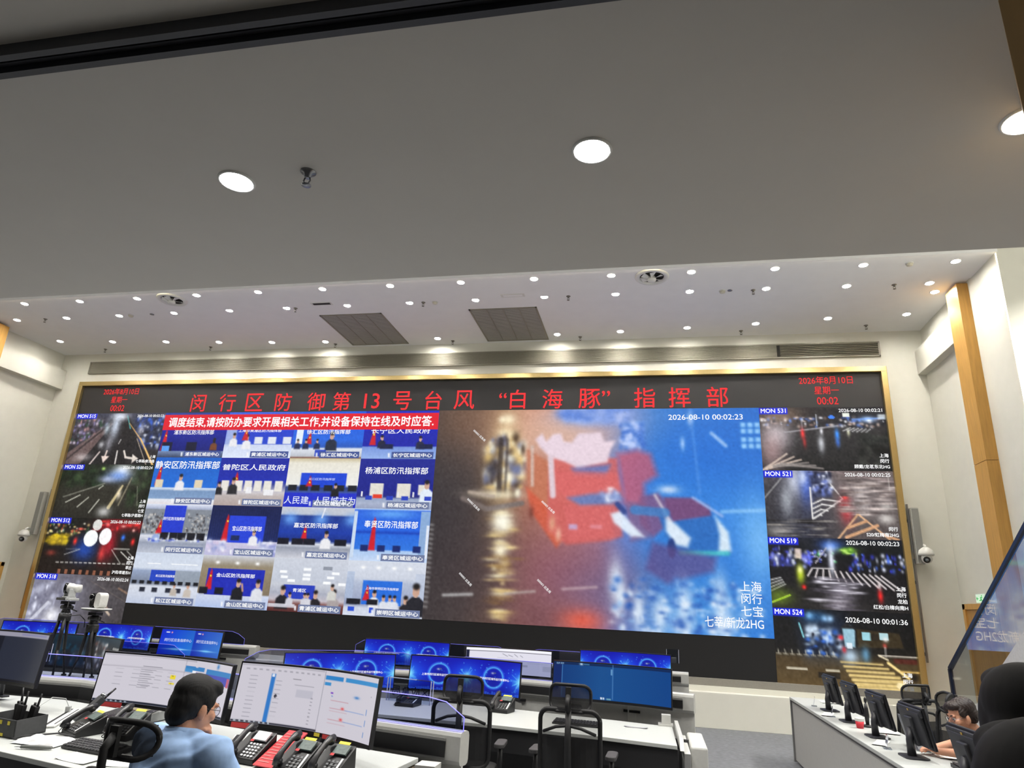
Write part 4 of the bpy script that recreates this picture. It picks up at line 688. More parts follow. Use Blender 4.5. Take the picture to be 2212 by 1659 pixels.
def pic_cyan():
    p = Pic(150, 62, (20, 60, 200), 2.4); p.hg([(0, (20, 36, 205)), (.25, (26, 90, 215)), (.48, (40, 120, 205)), (.5, (22, 36, 160)), (.7, (34, 92, 190)), (1, (50, 120, 200))]); p.vg([(0, (26, 50, 190)), (.7, (30, 110, 220)), (1, (24, 40, 160))], .35)
    for u, a in ((.26, 1), (.74, .7)): p.blob(u, .78, .16, .025, (190, 240, 255), a); p.blob(u, .78, .07, .05, (120, 210, 255), a * .8); p.text('闵行区应急指挥中心', u, .42, .13, (205, 215, 240), .40, .012, 'C'); p.rect(u - .2, .09, u - .15, .14, (220, 225, 240), .9, .01); p.disc(u - .12, .12, .012, .035, (220, 150, 170), .9)
    return p
def pic_doc_left():
    p = Pic(190, 72, (206, 202, 212), 3.0); p.rect(0, 0, .66, .035, (120, 118, 126), .35); p.rect(0, .24, .66, .275, (180, 176, 186), .7)
    for k in range(5): [p.rect(u, .31 + .08 * k, u + .05, .322 + .08 * k, (150, 148, 158), .7) for u in (.09, .20, .28, .36, .45)]
    for k in range(9): p.rect(.25, .29 + .045 * k, .36 - .02 * (k % 3), .305 + .045 * k, (120, 118, 128), .6)
    p.rect(.26, .22, .40, .235, (110, 108, 118), .7); p.rect(.24, .06, .34, .07, (120, 118, 128), .6); p.rect(.475, .34, .515, .43, (232, 212, 60)); p.rect(.475, .50, .515, .535, (232, 212, 60)); p.text('市级', .485, .365, .03, (60, 58, 40)); p.text('区级', .485, .518, .025, (60, 58, 40))
    p.rect(.572, .0, .576, 1, (120, 118, 130), .8); p.rect(.576, .12, .74, .2, (58, 128, 190)); p.rect(.76, .13, 1, .24, (58, 128, 190)); p.rect(.66, .0, .68, .14, (206, 202, 212)); p.rect(.576, .17, .64, .24, (70, 140, 198)); p.rect(.64, .2, .67, .32, (238, 238, 244)); p.rect(.67, .23, 1, .40, (76, 82, 178)); p.rect(.97, .25, .995, .42, (190, 96, 120)); p.blob(.86, .06, .012, .05, (70, 130, 190))
    p.rect(0, .955, 1, 1, (38, 42, 54)); [p.rect(.02 + .03 * k, .965, .032 + .03 * k, .99, (150, 160, 175)) for k in range(7)]; return p
def pic_doc_right():
    p = Pic(190, 74, (204, 200, 210), 3.0); p.rect(0, 0, .56, .03, (140, 138, 146), .4); [p.rect(.03 + .04 * k, .07, .05 + .04 * k, .1, (150, 148, 158), .7) for k in range(13)]
    p.rect(.195, .14, .222, .97, (52, 120, 196)); p.rect(.2, .15, .216, .2, (225, 230, 240)); [p.rect(.06, .2 + .07 * k, .11, .212 + .07 * k, (150, 148, 160), .7) for k in range(11)]; [p.rect(.23, .25 + .075 * k, .27, .262 + .075 * k, (150, 148, 160), .7) for k in range(9)]
    p.disc(.245, .52, .010, .03, (60, 60, 70)); p.rect(.36, .30, .5, .312, (150, 148, 158), .7); p.rect(.38, .37, .50, .50, (188, 186, 198)); p.rect(.34, .2, .4, .215, (120, 118, 126), .8); [p.rect(.49, .48 + .06 * k, .505, .495 + .06 * k, (130, 128, 138), .7) for k in range(8)]
    p.rect(.566, .0, .570, 1, (110, 110, 122), .8); p.rect(.572, .08, .71, .15, (50, 130, 196)); p.rect(.73, .08, 1, .14, (60, 140, 200)); p.rect(.572, .19, .62, .24, (60, 140, 200)); p.rect(.63, .34, .65, .36, (120, 60, 190)); p.rect(.64, .39, .65, .41, (40, 110, 190)); p.blob(.84, .36, .02, .02, (60, 120, 190)); p.blob(.74, .57, .012, .02, (220, 70, 70)); p.blob(.74, .74, .012, .02, (220, 70, 70))
    for v in (.46, .58, .63, .76, .81): p.rect(.64, v, .78, v + .012, (190, 140, 150), .7)
    for v in (.58, .76): p.rect(.76, v, .92, v + .014, (120, 150, 205), .7)
    [p.rect(.935, v, .939, v + .09, (70, 130, 195)) for v in (.5, .67, .84)]; p.text('+', .955, .3, .03, (150, 148, 158))
    p.rect(0, .96, .57, 1, (60, 60, 72)); [p.rect(.02 + .03 * k, .967, .032 + .03 * k, .99, (170, 180, 190)) for k in range(8)]; return p
def pic_dark():
    p = Pic(120, 60, (40, 44, 58), 2.6); p.rect(0, 0, 1, .10, (150, 148, 164)); p.rect(.0, .1, .55, 1, (26, 28, 38)); p.rect(0, .96, 1, 1, (20, 20, 26)); p.rect(.7, .03, .97, .06, (120, 120, 170), .6); return p
def pic_video():
    p = Pic(170, 50, (22, 30, 44), 3.4); p.vg([(0, (24, 50, 66)), (.4, (22, 26, 36)), (1, (40, 40, 46))]); p.specks(70, .5, .2, .86, 1, [(180, 185, 190), (40, 44, 52), (90, 60, 56), (210, 205, 200)], .02, .08); p.specks(50, .1, .3, .5, .95, [(30, 44, 60), (70, 90, 110), (20, 60, 80)], .02, .08)
    for j in range(3): [p.disc(.89 + .025 * k, .3 + .12 * j, .010, .04, (190, 190, 185), .8) for k in range(5)]
    return p
def pic_white():
    p = Pic(150, 50, (226, 224, 236), 3.4); p.rect(0, .0, 1, .10, (246, 246, 252)); p.rect(0, .105, 1, .14, (24, 26, 40)); p.rect(0, .1, .035, 1, (30, 34, 60)); [p.line(.42 + .07 * k, .2 + .04 * (k % 2), .48 + .06 * k, .3, .008, (120, 120, 130)) for k in range(4)]; p.line(.36, .36, .6, .40, .006, (190, 188, 200)); p.rect(.66, .6, .72, .68, (190, 190, 200)); p.rect(.9, .6, .995, .8, (205, 204, 214)); p.rect(.72, .52, .96, .53, (180, 180, 190)); return p
def pic_teal():
    p = Pic(170, 50, (18, 66, 128), 3.4); p.hg([(0, (16, 56, 118)), (.4, (24, 78, 140)), (1, (16, 66, 132))]); p.rect(0, 0, 1, .08, (16, 40, 84)); p.rect(0, .08, .07, 1, (18, 40, 100)); p.rect(.07, .08, .075, .95, (70, 130, 190)); p.rect(.498, .0, .503, .96, (110, 160, 215)); p.rect(.485, .14, .497, .30, (110, 160, 205)); p.text('北京 实时', .02, .04, .05, (150, 190, 230)); p.blob(.23, .04, .015, .03, (200, 230, 250)); p.rect(.25, .03, .3, .06, (90, 160, 200), .8)
    p.rect(.07, .92, .5, .925, (80, 140, 200)); p.rect(.40, .93, .414, .98, (240, 245, 250)); p.rect(.42, .93, .432, .98, (230, 240, 248)); p.rect(.45, .94, .49, .98, (120, 170, 180)); return p

# ---------------------------------------------------------------- curved monitors
def monitor(L, Rr, ztop, h, zdesk, pic, label, group=None, arm=0.16, tilt=0.10, stickers=(), sag=.085, mount=None, foot=None):
    L, Rr = Vector(L), Vector(Rr); W = (Rr - L).length; a = W / 2; s = sag * W; rad = (a * a + s * s) / (2 * s); c = (L + Rr) / 2
    t = thing('curved_monitor', label, 'monitor', (c.x, c.y, zdesk), math.atan2(Rr.y - L.y, Rr.x - L.x), group); zb = ztop - h - zdesk
    def P(x, z, d): return (x, math.sqrt(rad * rad - x * x) - (rad - s) + (z - zb) * tilt - d, z)
    n = 24; xs = [-a + W * k / n for k in range(n + 1)]; m = MB(); m.sm = False
    th = .032
    m.rings([[P(x, zb, 0), P(x, zb + h, 0), P(x, zb + h, -th), P(x, zb, -th)] for x in xs]); m.build('bezel', M_bezel, t)
    bt, bs, bb = .010, .010, .022
    put_picture('screen', pic, W - 2 * bs, h - bt - bb, lambda x, z, d: P(x - a + bs, z + zb + bb, d * .5 + .0015), M_scr, t)
    yb = s + th + h * .5 * tilt; zm = zb + h * .5; m = MB(); m.bb((-.11, yb - .012, zm - h * .14), (.11, yb + .03, zm + h * .14)); m.build('back_housing', M_mback, t, bevel=.006)
    if mount is None:   # a post standing on the desk
        m = MB(); m.tube([(0, yb + .028, zm), (0, yb + arm * .6, zm), (0, yb + arm, zm - .02)], .02, 10); m.build('mount_arm', M_mback, t)
        fx = c.x - math.sin(t.rotation_euler.z) * (yb + arm); fy = c.y + math.cos(t.rotation_euler.z) * (yb + arm); fz = (foot(fx, fy) if foot else zdesk) - zdesk + .004
        m = MB(); m.tube([(0, yb + arm, zm), (0, yb + arm, fz + .012)], .02, 12); m.bb((-.06, yb + arm - .03, fz + .004), (.06, yb + arm + .03, fz + .016)); m.build('stand_post', M_mback, t)
    else:               # an arm clamped to the rail behind
        nrm = Vector((-math.sin(t.rotation_euler.z), math.cos(t.rotation_euler.z))); best = 9
        for p, q in zip(mount[0], mount[0][1:]):
            d = Vector(q) - Vector(p); den = nrm.x * d.y - nrm.y * d.x; w_ = Vector(p) - c
            if abs(den) > 1e-6:
                k = (w_.x * d.y - w_.y * d.x) / den; f = (w_.x * nrm.y - w_.y * nrm.x) / den
                if k > 0 and -.05 <= f <= 1.05: best = min(best, k)
        zr = mount[1] - zdesk; ye = best - .03 if best < 3 else yb + .2
        m = MB(); m.tube([(0, yb + .026, zm), (0, (yb + ye) / 2, zr), (0, ye - .01, zr)], .018, 10); m.bb((-.04, ye - .012, zr - .05), (.04, ye, zr + .05)); m.build('mount_arm', M_mback, t)
    for x0, x1, z0, z1, mt in stickers:
        m = MB(); k = 6; m.rings([[P(x0 + (x1 - x0) * i / k, zb + z, .003) for z in (z0, z1)] + [P(x0 + (x1 - x0) * i / k, zb + z, .001) for z in (z1, z0)] for i in range(k + 1)]); m.build('sticker', mt, t)
    return t
FRr = [(-6.3, 5.12), (-4.57, 5.20), (-2.9, 4.79), (-1.14, 4.36)]
MDr = [(-4.0, 6.62), (-3.05, 7.42), (-2.42, 7.53), (-1.24, 7.44), (-.47, 7.31), (.36, 7.14)]
BKr = [(-4.3, 9.98), (-2.6, 9.99), (.45, 9.97)]; LBr = [(-9.8, 9.02), (-7.8, 9.38), (-5.5, 9.32)]; LMr = [(-7.8, 6.98), (-6.3, 7.02), (-4.8, 6.95)]
def desk_z(x, y): return .74 + .0755 * ((x + 1.62) * .2389 + (y - 3.26) * .971)
monitor((-3.93, 4.58), (-2.69, 4.28), 1.243, .345, .80, pic_doc_left(), 'curved monitor with a white document page, directly behind the seated man', stickers=[(-.61, -.39, -.012, .018, M_red), (.12, .17, -.001, .016, M_yel)], arm=.13, foot=desk_z)
monitor((-2.64, 4.28), (-1.55, 3.95), 1.272, .37, .80, pic_doc_right(), 'curved monitor with a white page and blue column, right of the seated man', stickers=[(-.545, -.37, -.012, .018, M_red), (.07, .115, .0, .018, M_yel), (.14, .26, -.004, .018, M_red)], arm=.11, foot=desk_z)
monitor((-5.62, 4.66), (-4.46, 4.62), 1.328, .378, .80, pic_dark(), 'curved monitor with a dark grey page cut off by the left edge', arm=.12, foot=lambda x, y: .82)
monitor((-6.52, 6.72), (-5.38, 6.49), 1.175, .345, .75, pic_video(), 'curved monitor with dark video pictures behind the camera tripods', arm=.06, mount=(LMr, .87))
blue = pic_blue()
GB = None
monitor((-.98, 7.12), (.16, 6.96), 1.205, .35, .75, pic_teal(), 'curved monitor with a plain dark blue screen above the right middle chair', mount=(MDr, .90))
monitor((-2.50, 7.25), (-1.30, 7.15), 1.160, .345, .75, blue, 'curved monitor with blue twin-globe desktop in the middle row behind the left middle chair', mount=(MDr, .90))
monitor((-3.54, 6.55), (-2.63, 7.22), 1.155, .345, .75, blue, 'curved monitor with blue globe desktop in the middle row, partly hidden by the white page', mount=(MDr, .90))
monitor((-3.96, 9.50), (-2.75, 9.60), 1.165, .345, .75, blue, 'curved monitor with blue globe desktop in the back row beside the white drawing monitor', mount=(BKr, .90))
monitor((-2.51, 9.55), (-1.33, 9.62), 1.140, .345, .75, pic_white(), 'curved monitor with a white drawing page in the back row', mount=(BKr, .90))
monitor((-.965, 9.66), (.224, 9.66), 1.183, .345, .75, blue, 'curved monitor with blue globe desktop in the back row farthest right', mount=(BKr, .90))
monitor((-6.85, 9.02), (-5.83, 8.96), 1.155, .36, .75, pic_cyan(), 'curved monitor with a cyan blue double title page left of the centre', mount=(LBr, .90))
monitor((-8.07, 9.00), (-7.03, 9.08), 1.170, .345, .75, blue, 'curved monitor with blue globe desktop right behind the camera tripods', mount=(LBr, .90))
monitor((-9.13, 8.62), (-8.11, 8.88), 1.152, .345, .75, blue, 'curved monitor with blue globe desktop at the far left behind the tripods', mount=(LBr, .90))

# ---------------------------------------------------------------- control consoles
def off(pts, d):
    "polyline moved sideways by d (to the back)"
    out = []
    for i, p in enumerate(pts):
        a = Vector(pts[max(i - 1, 0)]); b = Vector(pts[min(i + 1, len(pts) - 1)]); t = (b - a).normalized(); out.append((p[0] - t.y * d, p[1] + t.x * d))
    return out
def strip(m, lo, hi, z0, z1):
    "solid between two polylines of equal length, z0..z1 (z may be a pair front/back)"
    a0, b0 = z0 if isinstance(z0, tuple) else (z0, z0); a1, b1 = z1 if isinstance(z1, tuple) else (z1, z1)
    m.rings([[(p[0], p[1], a0), (q[0], q[1], b0), (q[0], q[1], b1), (p[0], p[1], a1)] for p, q in zip(lo, hi)])
def resamp(pts, n):
    P = [Vector(p) for p in pts]; d = [0]
    for a, b in zip(P, P[1:]): d.append(d[-1] + (b - a).length)
    out = []
    for k in range(n):
        s = d[-1] * k / (n - 1); i = max(j for j in range(len(d) - 1) if d[j] <= s + 1e-9); f = (s - d[i]) / (d[i + 1] - d[i]); q = P[i].lerp(P[i + 1], f); out.append((q.x, q.y))
    return out
def console(label, front, back, zf, zb, rail, rz, glass=True, gh=.165, glass_rng=((0, 1),), board=True, ends=(0, 1), th=.11, posts=3, shelf=None, slots=(), lit=None):
    c = front[len(front) // 2]; t = thing('control_console', label, 'console', (c[0], c[1], 0))
    nF = max(len(front), 2)
    bk = resamp(back, len(front)) if len(back) != len(front) else back
    m = MB(); strip(m, front, bk, (zf - .028, zb - .028), (zf, zb)); m.build('worktop', M_top, t, local=False, bevel=.003)
    m = MB(); strip(m, off(front, .012), off(front, .05), zf - .20, zf - .03); m.build('front_apron', M_slot, t, local=False)
    m = MB(); strip(m, off(front, .50), off(front, .53), .02, zf - .03); m.build('knee_panel', M_under, t, local=False)
    m = MB(); mid = off(front, .53); strip(m, mid, off(bk, -.02), .0, .12); m.build('plinth_base', M_under, t, local=False)
    # rail: rounded silver bar with a long black slot in its front
    r0, r1 = rz; w = r1 - r0; rl = rail
    m = MB(); bk2 = off(rl, th); e = .028
    rings = []
    for p, q in zip(rl, bk2):
        pr = []
        for (f, z) in ((0, r0 + e), (.3 * e / th, r0 + .3 * e), (e / th, r0), (1 - e / th, r0), (1 - .3 * e / th, r0 + .3 * e), (1, r0 + e), (1, r1 - e), (1 - .3 * e / th, r1 - .3 * e), (1 - e / th, r1), (e / th, r1), (.3 * e / th, r1 - .3 * e), (0, r1 - e)): pr.append((p[0] + (q[0] - p[0]) * f, p[1] + (q[1] - p[1]) * f, z))
        rings.append(pr)
    m.rings(rings); rb = m.build('equipment_rail', M_silver, t, local=False)
    m = MB(); inn = list(rl); v = Vector(inn[-1]) - Vector(inn[-2]); l = v.length; q = Vector(inn[-1]) - v * (.10 / l); inn[-1] = (q.x, q.y)
    v = Vector(inn[1]) - Vector(inn[0]); q = Vector(inn[0]) + v * (.10 / v.length); inn[0] = (q.x, q.y)
    strip(m, off(inn, -.007), off(inn, .01), r0 + .028, r1 - .042); m.build('slot_surround', mat('rail bevel', (132, 132, 130), 0.45, 0.0, var=0.03), rb, local=False)
    m = MB(); strip(m, off(inn, -.010), off(inn, .012), r0 + .042, r1 - .058); m.build('slot', M_slot, rb, local=False)
    # posts and the cable board below the rail
    for k in range(posts):
        p = resamp(rl, posts * 2 + 1)[2 * k + 1] if posts > 1 else resamp(rl, 3)[1]
        m = MB(); m.bb((p[0] - .04, p[1] + .02, 0), (p[0] + .04, p[1] + .09, r0 + .01)); m.build('rail_post', M_silver, t, local=False)
    if board:
        m = MB(); strip(m, off(rl, .03), off(rl, .05), .40, r0 + .005); bo = m.build('cable_board', M_panel, t, local=False)
        pts = resamp(rl, 9)
        for k in slots:
            p = pts[k]; a = Vector(pts[min(k + 1, 8)]) - Vector(pts[k - 1]); m = MB(); m.box((p[0], p[1] + .03, (max(zb, .75) + r0) / 2), (.16, .03, .022), (0, 0, math.atan2(a.y, a.x))); m.build('cable_slot', M_slot, bo, local=False)
    if shelf:
        m = MB(); s0, s1, z = shelf; strip(m, s0, s1, z - .03, z); m.build('rear_shelf', M_top, t, local=False)
        m = MB(); strip(m, off(s0, .04), off(s1, -.04), 0, z - .03); m.build('rear_cabinet', M_under, t, local=False)
    if glass:
        gl = off(rl, .03); N = 41; G = resamp(gl, N)
        for g0, g1, cl, cr in glass_rng:
            a, b = int(g0 * (N - 1)), int(g1 * (N - 1)); seg = G[a:b + 1]; top = r1 + gh; m = MB(); T = []
            L = sum((Vector(q) - Vector(p)).length for p, q in zip(seg, seg[1:])); s = 0
            for i, p in enumerate(seg):
                if i: s += (Vector(p) - Vector(seg[i - 1])).length
                z = top
                if cr and s > L - .16: z = top - (gh * .55) * (s - L + .16) / .16
                if cl and s < .16: z = top - (gh * .55) * (.16 - s) / .16
                T.append(z)
            o2 = off(seg, .008); m.rings([[(p[0], p[1], r1 - .002), (q[0], q[1], r1 - .002), (q[0], q[1], z), (p[0], p[1], z)] for p, q, z in zip(seg, o2, T)]); gp = m.build('glass_screen', M_pane, t, local=False)
            path = [(p[0], p[1], z + .003) for p, z in zip(seg, T)]
            if cr: path.append((seg[-1][0], seg[-1][1], r1))
            if cl: path.insert(0, (seg[0][0], seg[0][1], r1))
            m = MB(); m.tube(path, .003, 6); m.build('edge_light', lit or M_led_edge, gp, local=False)
            m = MB(); m.tube([(p[0], p[1] - .012, r1 + .002) for p in seg], .0025, 6); m.build('base_light', lit or M_led_edge, gp, local=False)
    return t
FRf = [(-6.3, 3.95), (-4.75, 4.03), (-3.2, 3.649), (-1.62, 3.26)]; FRb = [(-6.2, 5.02), (-4.6, 5.08), (-3.0, 4.69), (-1.37, 4.29)]
FRr = [(-6.3, 5.12), (-4.57, 5.20), (-2.9, 4.79), (-1.14, 4.36)]
con_f = console('front control console of pale worktop with a silver rail behind the seated man\'s monitors', FRf, FRb, .74, .82, FRr, (.775, .962), glass_rng=((.0, 1.0, False, True),), posts=4, shelf=([(-6.0, 5.27), (-4.57, 5.35), (-3.6, 5.11)], [(-6.0, 5.70), (-4.57, 5.80), (-3.6, 5.56)], .925))
m = MB(); m.prism([(-1.62, 3.26, .70), (-1.372, 4.29, .78), (-1.372, 4.29, 0), (-1.62, 3.40, 0)], (-.03, .0, 0)); m.build('end_panel', mat('end panel wood grey', (150, 138, 120), .6, var=.08, scale=8, stretch=(1, 1, 8)), con_f, local=False)
m = MB(); m.bb((-1.36, 4.20, 0), (-1.24, 4.33, .80)); m.build('rail_leg', M_panel, con_f, local=False)
MDf = [(-3.55, 5.45), (-2.75, 6.05), (-2.37, 6.12), (-1.26, 6.07), (-.42, 5.97), (.165, 5.85)]; MDb = [(-3.95, 6.25), (-3.05, 7.02), (-2.42, 7.13), (-1.24, 7.03), (-.47, 6.89), (.15, 6.76)]
MDr = [(-4.0, 6.62), (-3.05, 7.42), (-2.42, 7.53), (-1.24, 7.44), (-.47, 7.31), (.36, 7.14)]
con_m = console('middle control console with pale worktop and two black chairs at it', MDf, MDb, .75, .75, MDr, (.815, .985), glass_rng=((0, .42, True, True), (.45, .97, True, True)), posts=4, slots=(2, 4, 5, 6, 7), lit=M_led_dim)
m = MB(); m.prism([(.185, 5.83, .72), (.17, 6.78, .72), (.17, 6.78, .80), (.185, 5.98, .79)], (.03, 0, 0)); m.build('end_upstand', M_silver, con_m, local=False)
m = MB(); m.prism([(.215, 5.86, .70), (.21, 6.7, .70), (.21, 6.7, 0), (.215, 6.15, 0), (.215, 6.08, .42)], (.05, 0, 0)); m.build('end_panel', M_panel, con_m, local=False, bevel=.006)
m = MB(); m.bb((.27, 6.02, 0), (.40, 6.72, .725)); ec = m.build('end_cabinet', mat('end cabinet grey', (186, 186, 182), .5, var=.03), con_m, local=False, bevel=.015)
m = MB(); m.bb((.398, 6.15, .60), (.405, 6.24, .62)); m.build('cabinet_slot', M_slot, ec, local=False)
m = MB(); m.bb((.03, 6.74, .75), (.16, 6.86, .765)); m.bb((.06, 6.76, .76), (.14, 6.84, .84)); m.build('rail_leg', M_silver, con_m, local=False)
console('back control console close to the video wall', [(-4.15, 8.72), (-1.9, 8.72), (.3, 8.72)], [(-4.15, 9.58), (-1.9, 9.58), (.3, 9.58)], .75, .75, [(-4.3, 9.98), (-2.6, 9.99), (.45, 9.97)], (.80, .965), glass_rng=((.02, .5, True, True), (.53, .97, True, True)), posts=3, slots=(3, 5, 7), lit=M_led_dim)
console('left control console in front of the lowest street pictures', [(-9.6, 7.75), (-7.6, 8.12), (-5.6, 8.06)], [(-9.7, 8.6), (-7.6, 9.0), (-5.6, 8.92)], .75, .75, [(-9.8, 9.02), (-7.8, 9.38), (-5.5, 9.32)], (.82, .985), glass_rng=((.0, .5, True, True), (.55, .97, True, True)), posts=3, slots=(3, 5, 7), lit=M_led_dim)
console('left control console hidden behind the two camera tripods', [(-7.7, 5.90), (-6.3, 5.95), (-4.95, 5.90)], [(-7.75, 6.72), (-6.3, 6.77), (-4.9, 6.72)], .75, .75, [(-7.8, 6.98), (-6.3, 7.02), (-4.8, 6.95)], (.79, .95), glass_rng=((.0, .97, True, True),), posts=2, slots=(5, 7), lit=M_led_dim)

# ---------------------------------------------------------------- mesh office chairs
def chair(label, loc, rz, headz=(.985, 1.165), hw=.30, group='black mesh office chairs'):
    t = thing('office_chair', label, 'chair', loc, rz, group)
    m = MB(); pts = m.rrect(.48, .46, .09); m.prism([(x, y + .02, .43) for x, y in pts], (0, 0, .07)); m.build('seat', M_fab, t, bevel=.012)
    # back frame: a rounded loop, slightly leaning
    def bp(x, z): return (x, -.235 - .10 * max(0, z - .5) + .06 * (abs(x) / .22) ** 2, z)
    lp = []
    for x, z in MB().rrect(.44, .46, .075, 6): lp.append(bp(x, z + .765))
    m = MB(); m.tube(lp + lp[:2], .017, 8); m.build('back_frame', M_fab, t)
    m = MB(); nx, nz = 10, 10; g = [[bp(-.205 + .41 * i / nx, .55 + .43 * j / nz) for i in range(nx + 1)] for j in range(nz + 1)]
    for half, mt, nm in ((0, M_mesh, 'lower_mesh'), (1, M_mesh2, 'upper_mesh')):
        m = MB(); j0, j1 = (0, 6) if not half else (6, 10)
        V = [p for r in g[j0:j1 + 1] for p in r]; m.add(V, [(j * (nx + 1) + i, j * (nx + 1) + i + 1, (j + 1) * (nx + 1) + i + 1, (j + 1) * (nx + 1) + i) for j in range(j1 - j0) for i in range(nx)]); m.build(nm, mt, t)
    m = MB(); m.tube([(0, -.05, .42), (0, -.24, .44), (0, -.29, .58), (0, -.31, .80), (0, -.305, 1.0)], [.03, .03, .028, .024, .022], 10); m.build('back_spine', M_fab, t)
    m = MB(); m.tube([(-.19, bp(-.19, .84)[1] - .01, .84), (-.09, -.30, .885), (0, -.315, .90), (.09, -.30, .885), (.19, bp(.19, .84)[1] - .01, .84)], .011, 8); m.build('lumbar_brace', M_fab, t)
    h0, h1 = headz; zc = (h0 + h1) / 2; m = MB(); lp = [(x, -.27 + .10 * (abs(x) / .15) ** 2 - .035, z + zc) for x, z in MB().rrect(hw, h1 - h0, .06, 6)]
    m.tube(lp + lp[:2], .012, 8); hr = m.build('headrest_frame', M_fab, t)
    m = MB(); V = []; n = 8
    for j in range(5):
        for i in range(n + 1): x = (hw - .016) * (i / n - .5); V.append((x, -.305 + .10 * (abs(x) / .15) ** 2, h0 + .008 + (h1 - h0 - .016) * j / 4))
    m.add(V, [(j * (n + 1) + i, j * (n + 1) + i + 1, (j + 1) * (n + 1) + i + 1, (j + 1) * (n + 1) + i) for j in range(4) for i in range(n)]); m.build('headrest_mesh', mesh_mat('headrest mesh', (30, 30, 32), .8) if headz[0] < 1 else M_mesh, hr)
    m = MB(); m.tube([(0, -.305, .985), (0, -.36, 1.02), (0, -.365, zc - .02), (0, -.325, zc + .02)], [.018, .017, .016, .02], 8); m.bb((-.02, -.335, h0 + .01), (.02, -.315, h1 - .01)); m.build('headrest_post', M_fab, hr)
    for s in (-1, 1):
        m = MB(); m.tube([(s * .22, 0, .44), (s * .28, -.01, .46), (s * .285, -.02, .55), (s * .285, -.02, .66)], [.018, .02, .022, .018], 8); ar = m.build('armrest', M_fab, t)
        m = MB(); pp = m.rrect(.08, .25, .035); m.prism([(x + s * .285, y + .0, .66) for x, y in pp], (0, 0, .03)); m.build('arm_pad', M_under, ar, bevel=.006)
    m = MB(); m.cyl((0, 0, .10), (0, 0, .27), .03, None, 16); m.cyl((0, 0, .26), (0, 0, .43), .018, None, 12); m.bb((-.10, -.10, .40), (.10, .10, .435)); m.build('gas_column', M_black, t)
    for k in range(5):
        a = R(72 * k + 18); c, s_ = math.cos(a), math.sin(a); m = MB(); m.tube([(0, 0, .11), (c * .30, s_ * .30, .075)], [.03, .017], 8); lg = m.build('base_leg', M_black, t)
        m = MB(); M = Matrix.Rotation(a + 1.2, 3, 'Z') @ Matrix.Rotation(R(90), 3, 'X'); m.cyl(Vector((c * .30, s_ * .30, .029)) + M @ Vector((0, 0, -.022)), Vector((c * .30, s_ * .30, .029)) + M @ Vector((0, 0, .022)), .028, None, 14); m.build('caster', M_black, lg)
    return t
chair('black mesh office chair at the middle console in front of the dark blue monitor', (-.60, 5.66, 0), R(-2))
chair('black mesh office chair at the middle console in front of the blue globe monitor', (-1.46, 5.72, 0), R(4))
chair('black mesh office chair of the man in the pale blue shirt', (-2.03, 2.90, 0), R(-6), (1.06, 1.19), .26)
chair('black mesh office chair facing the video wall beside the right desk', (2.50, 8.25, 0), R(20), (.965, 1.135))
chair('black mesh office chair turned sideways behind the seated man at right', (2.33, 7.32, 0), R(86), (.965, 1.135))
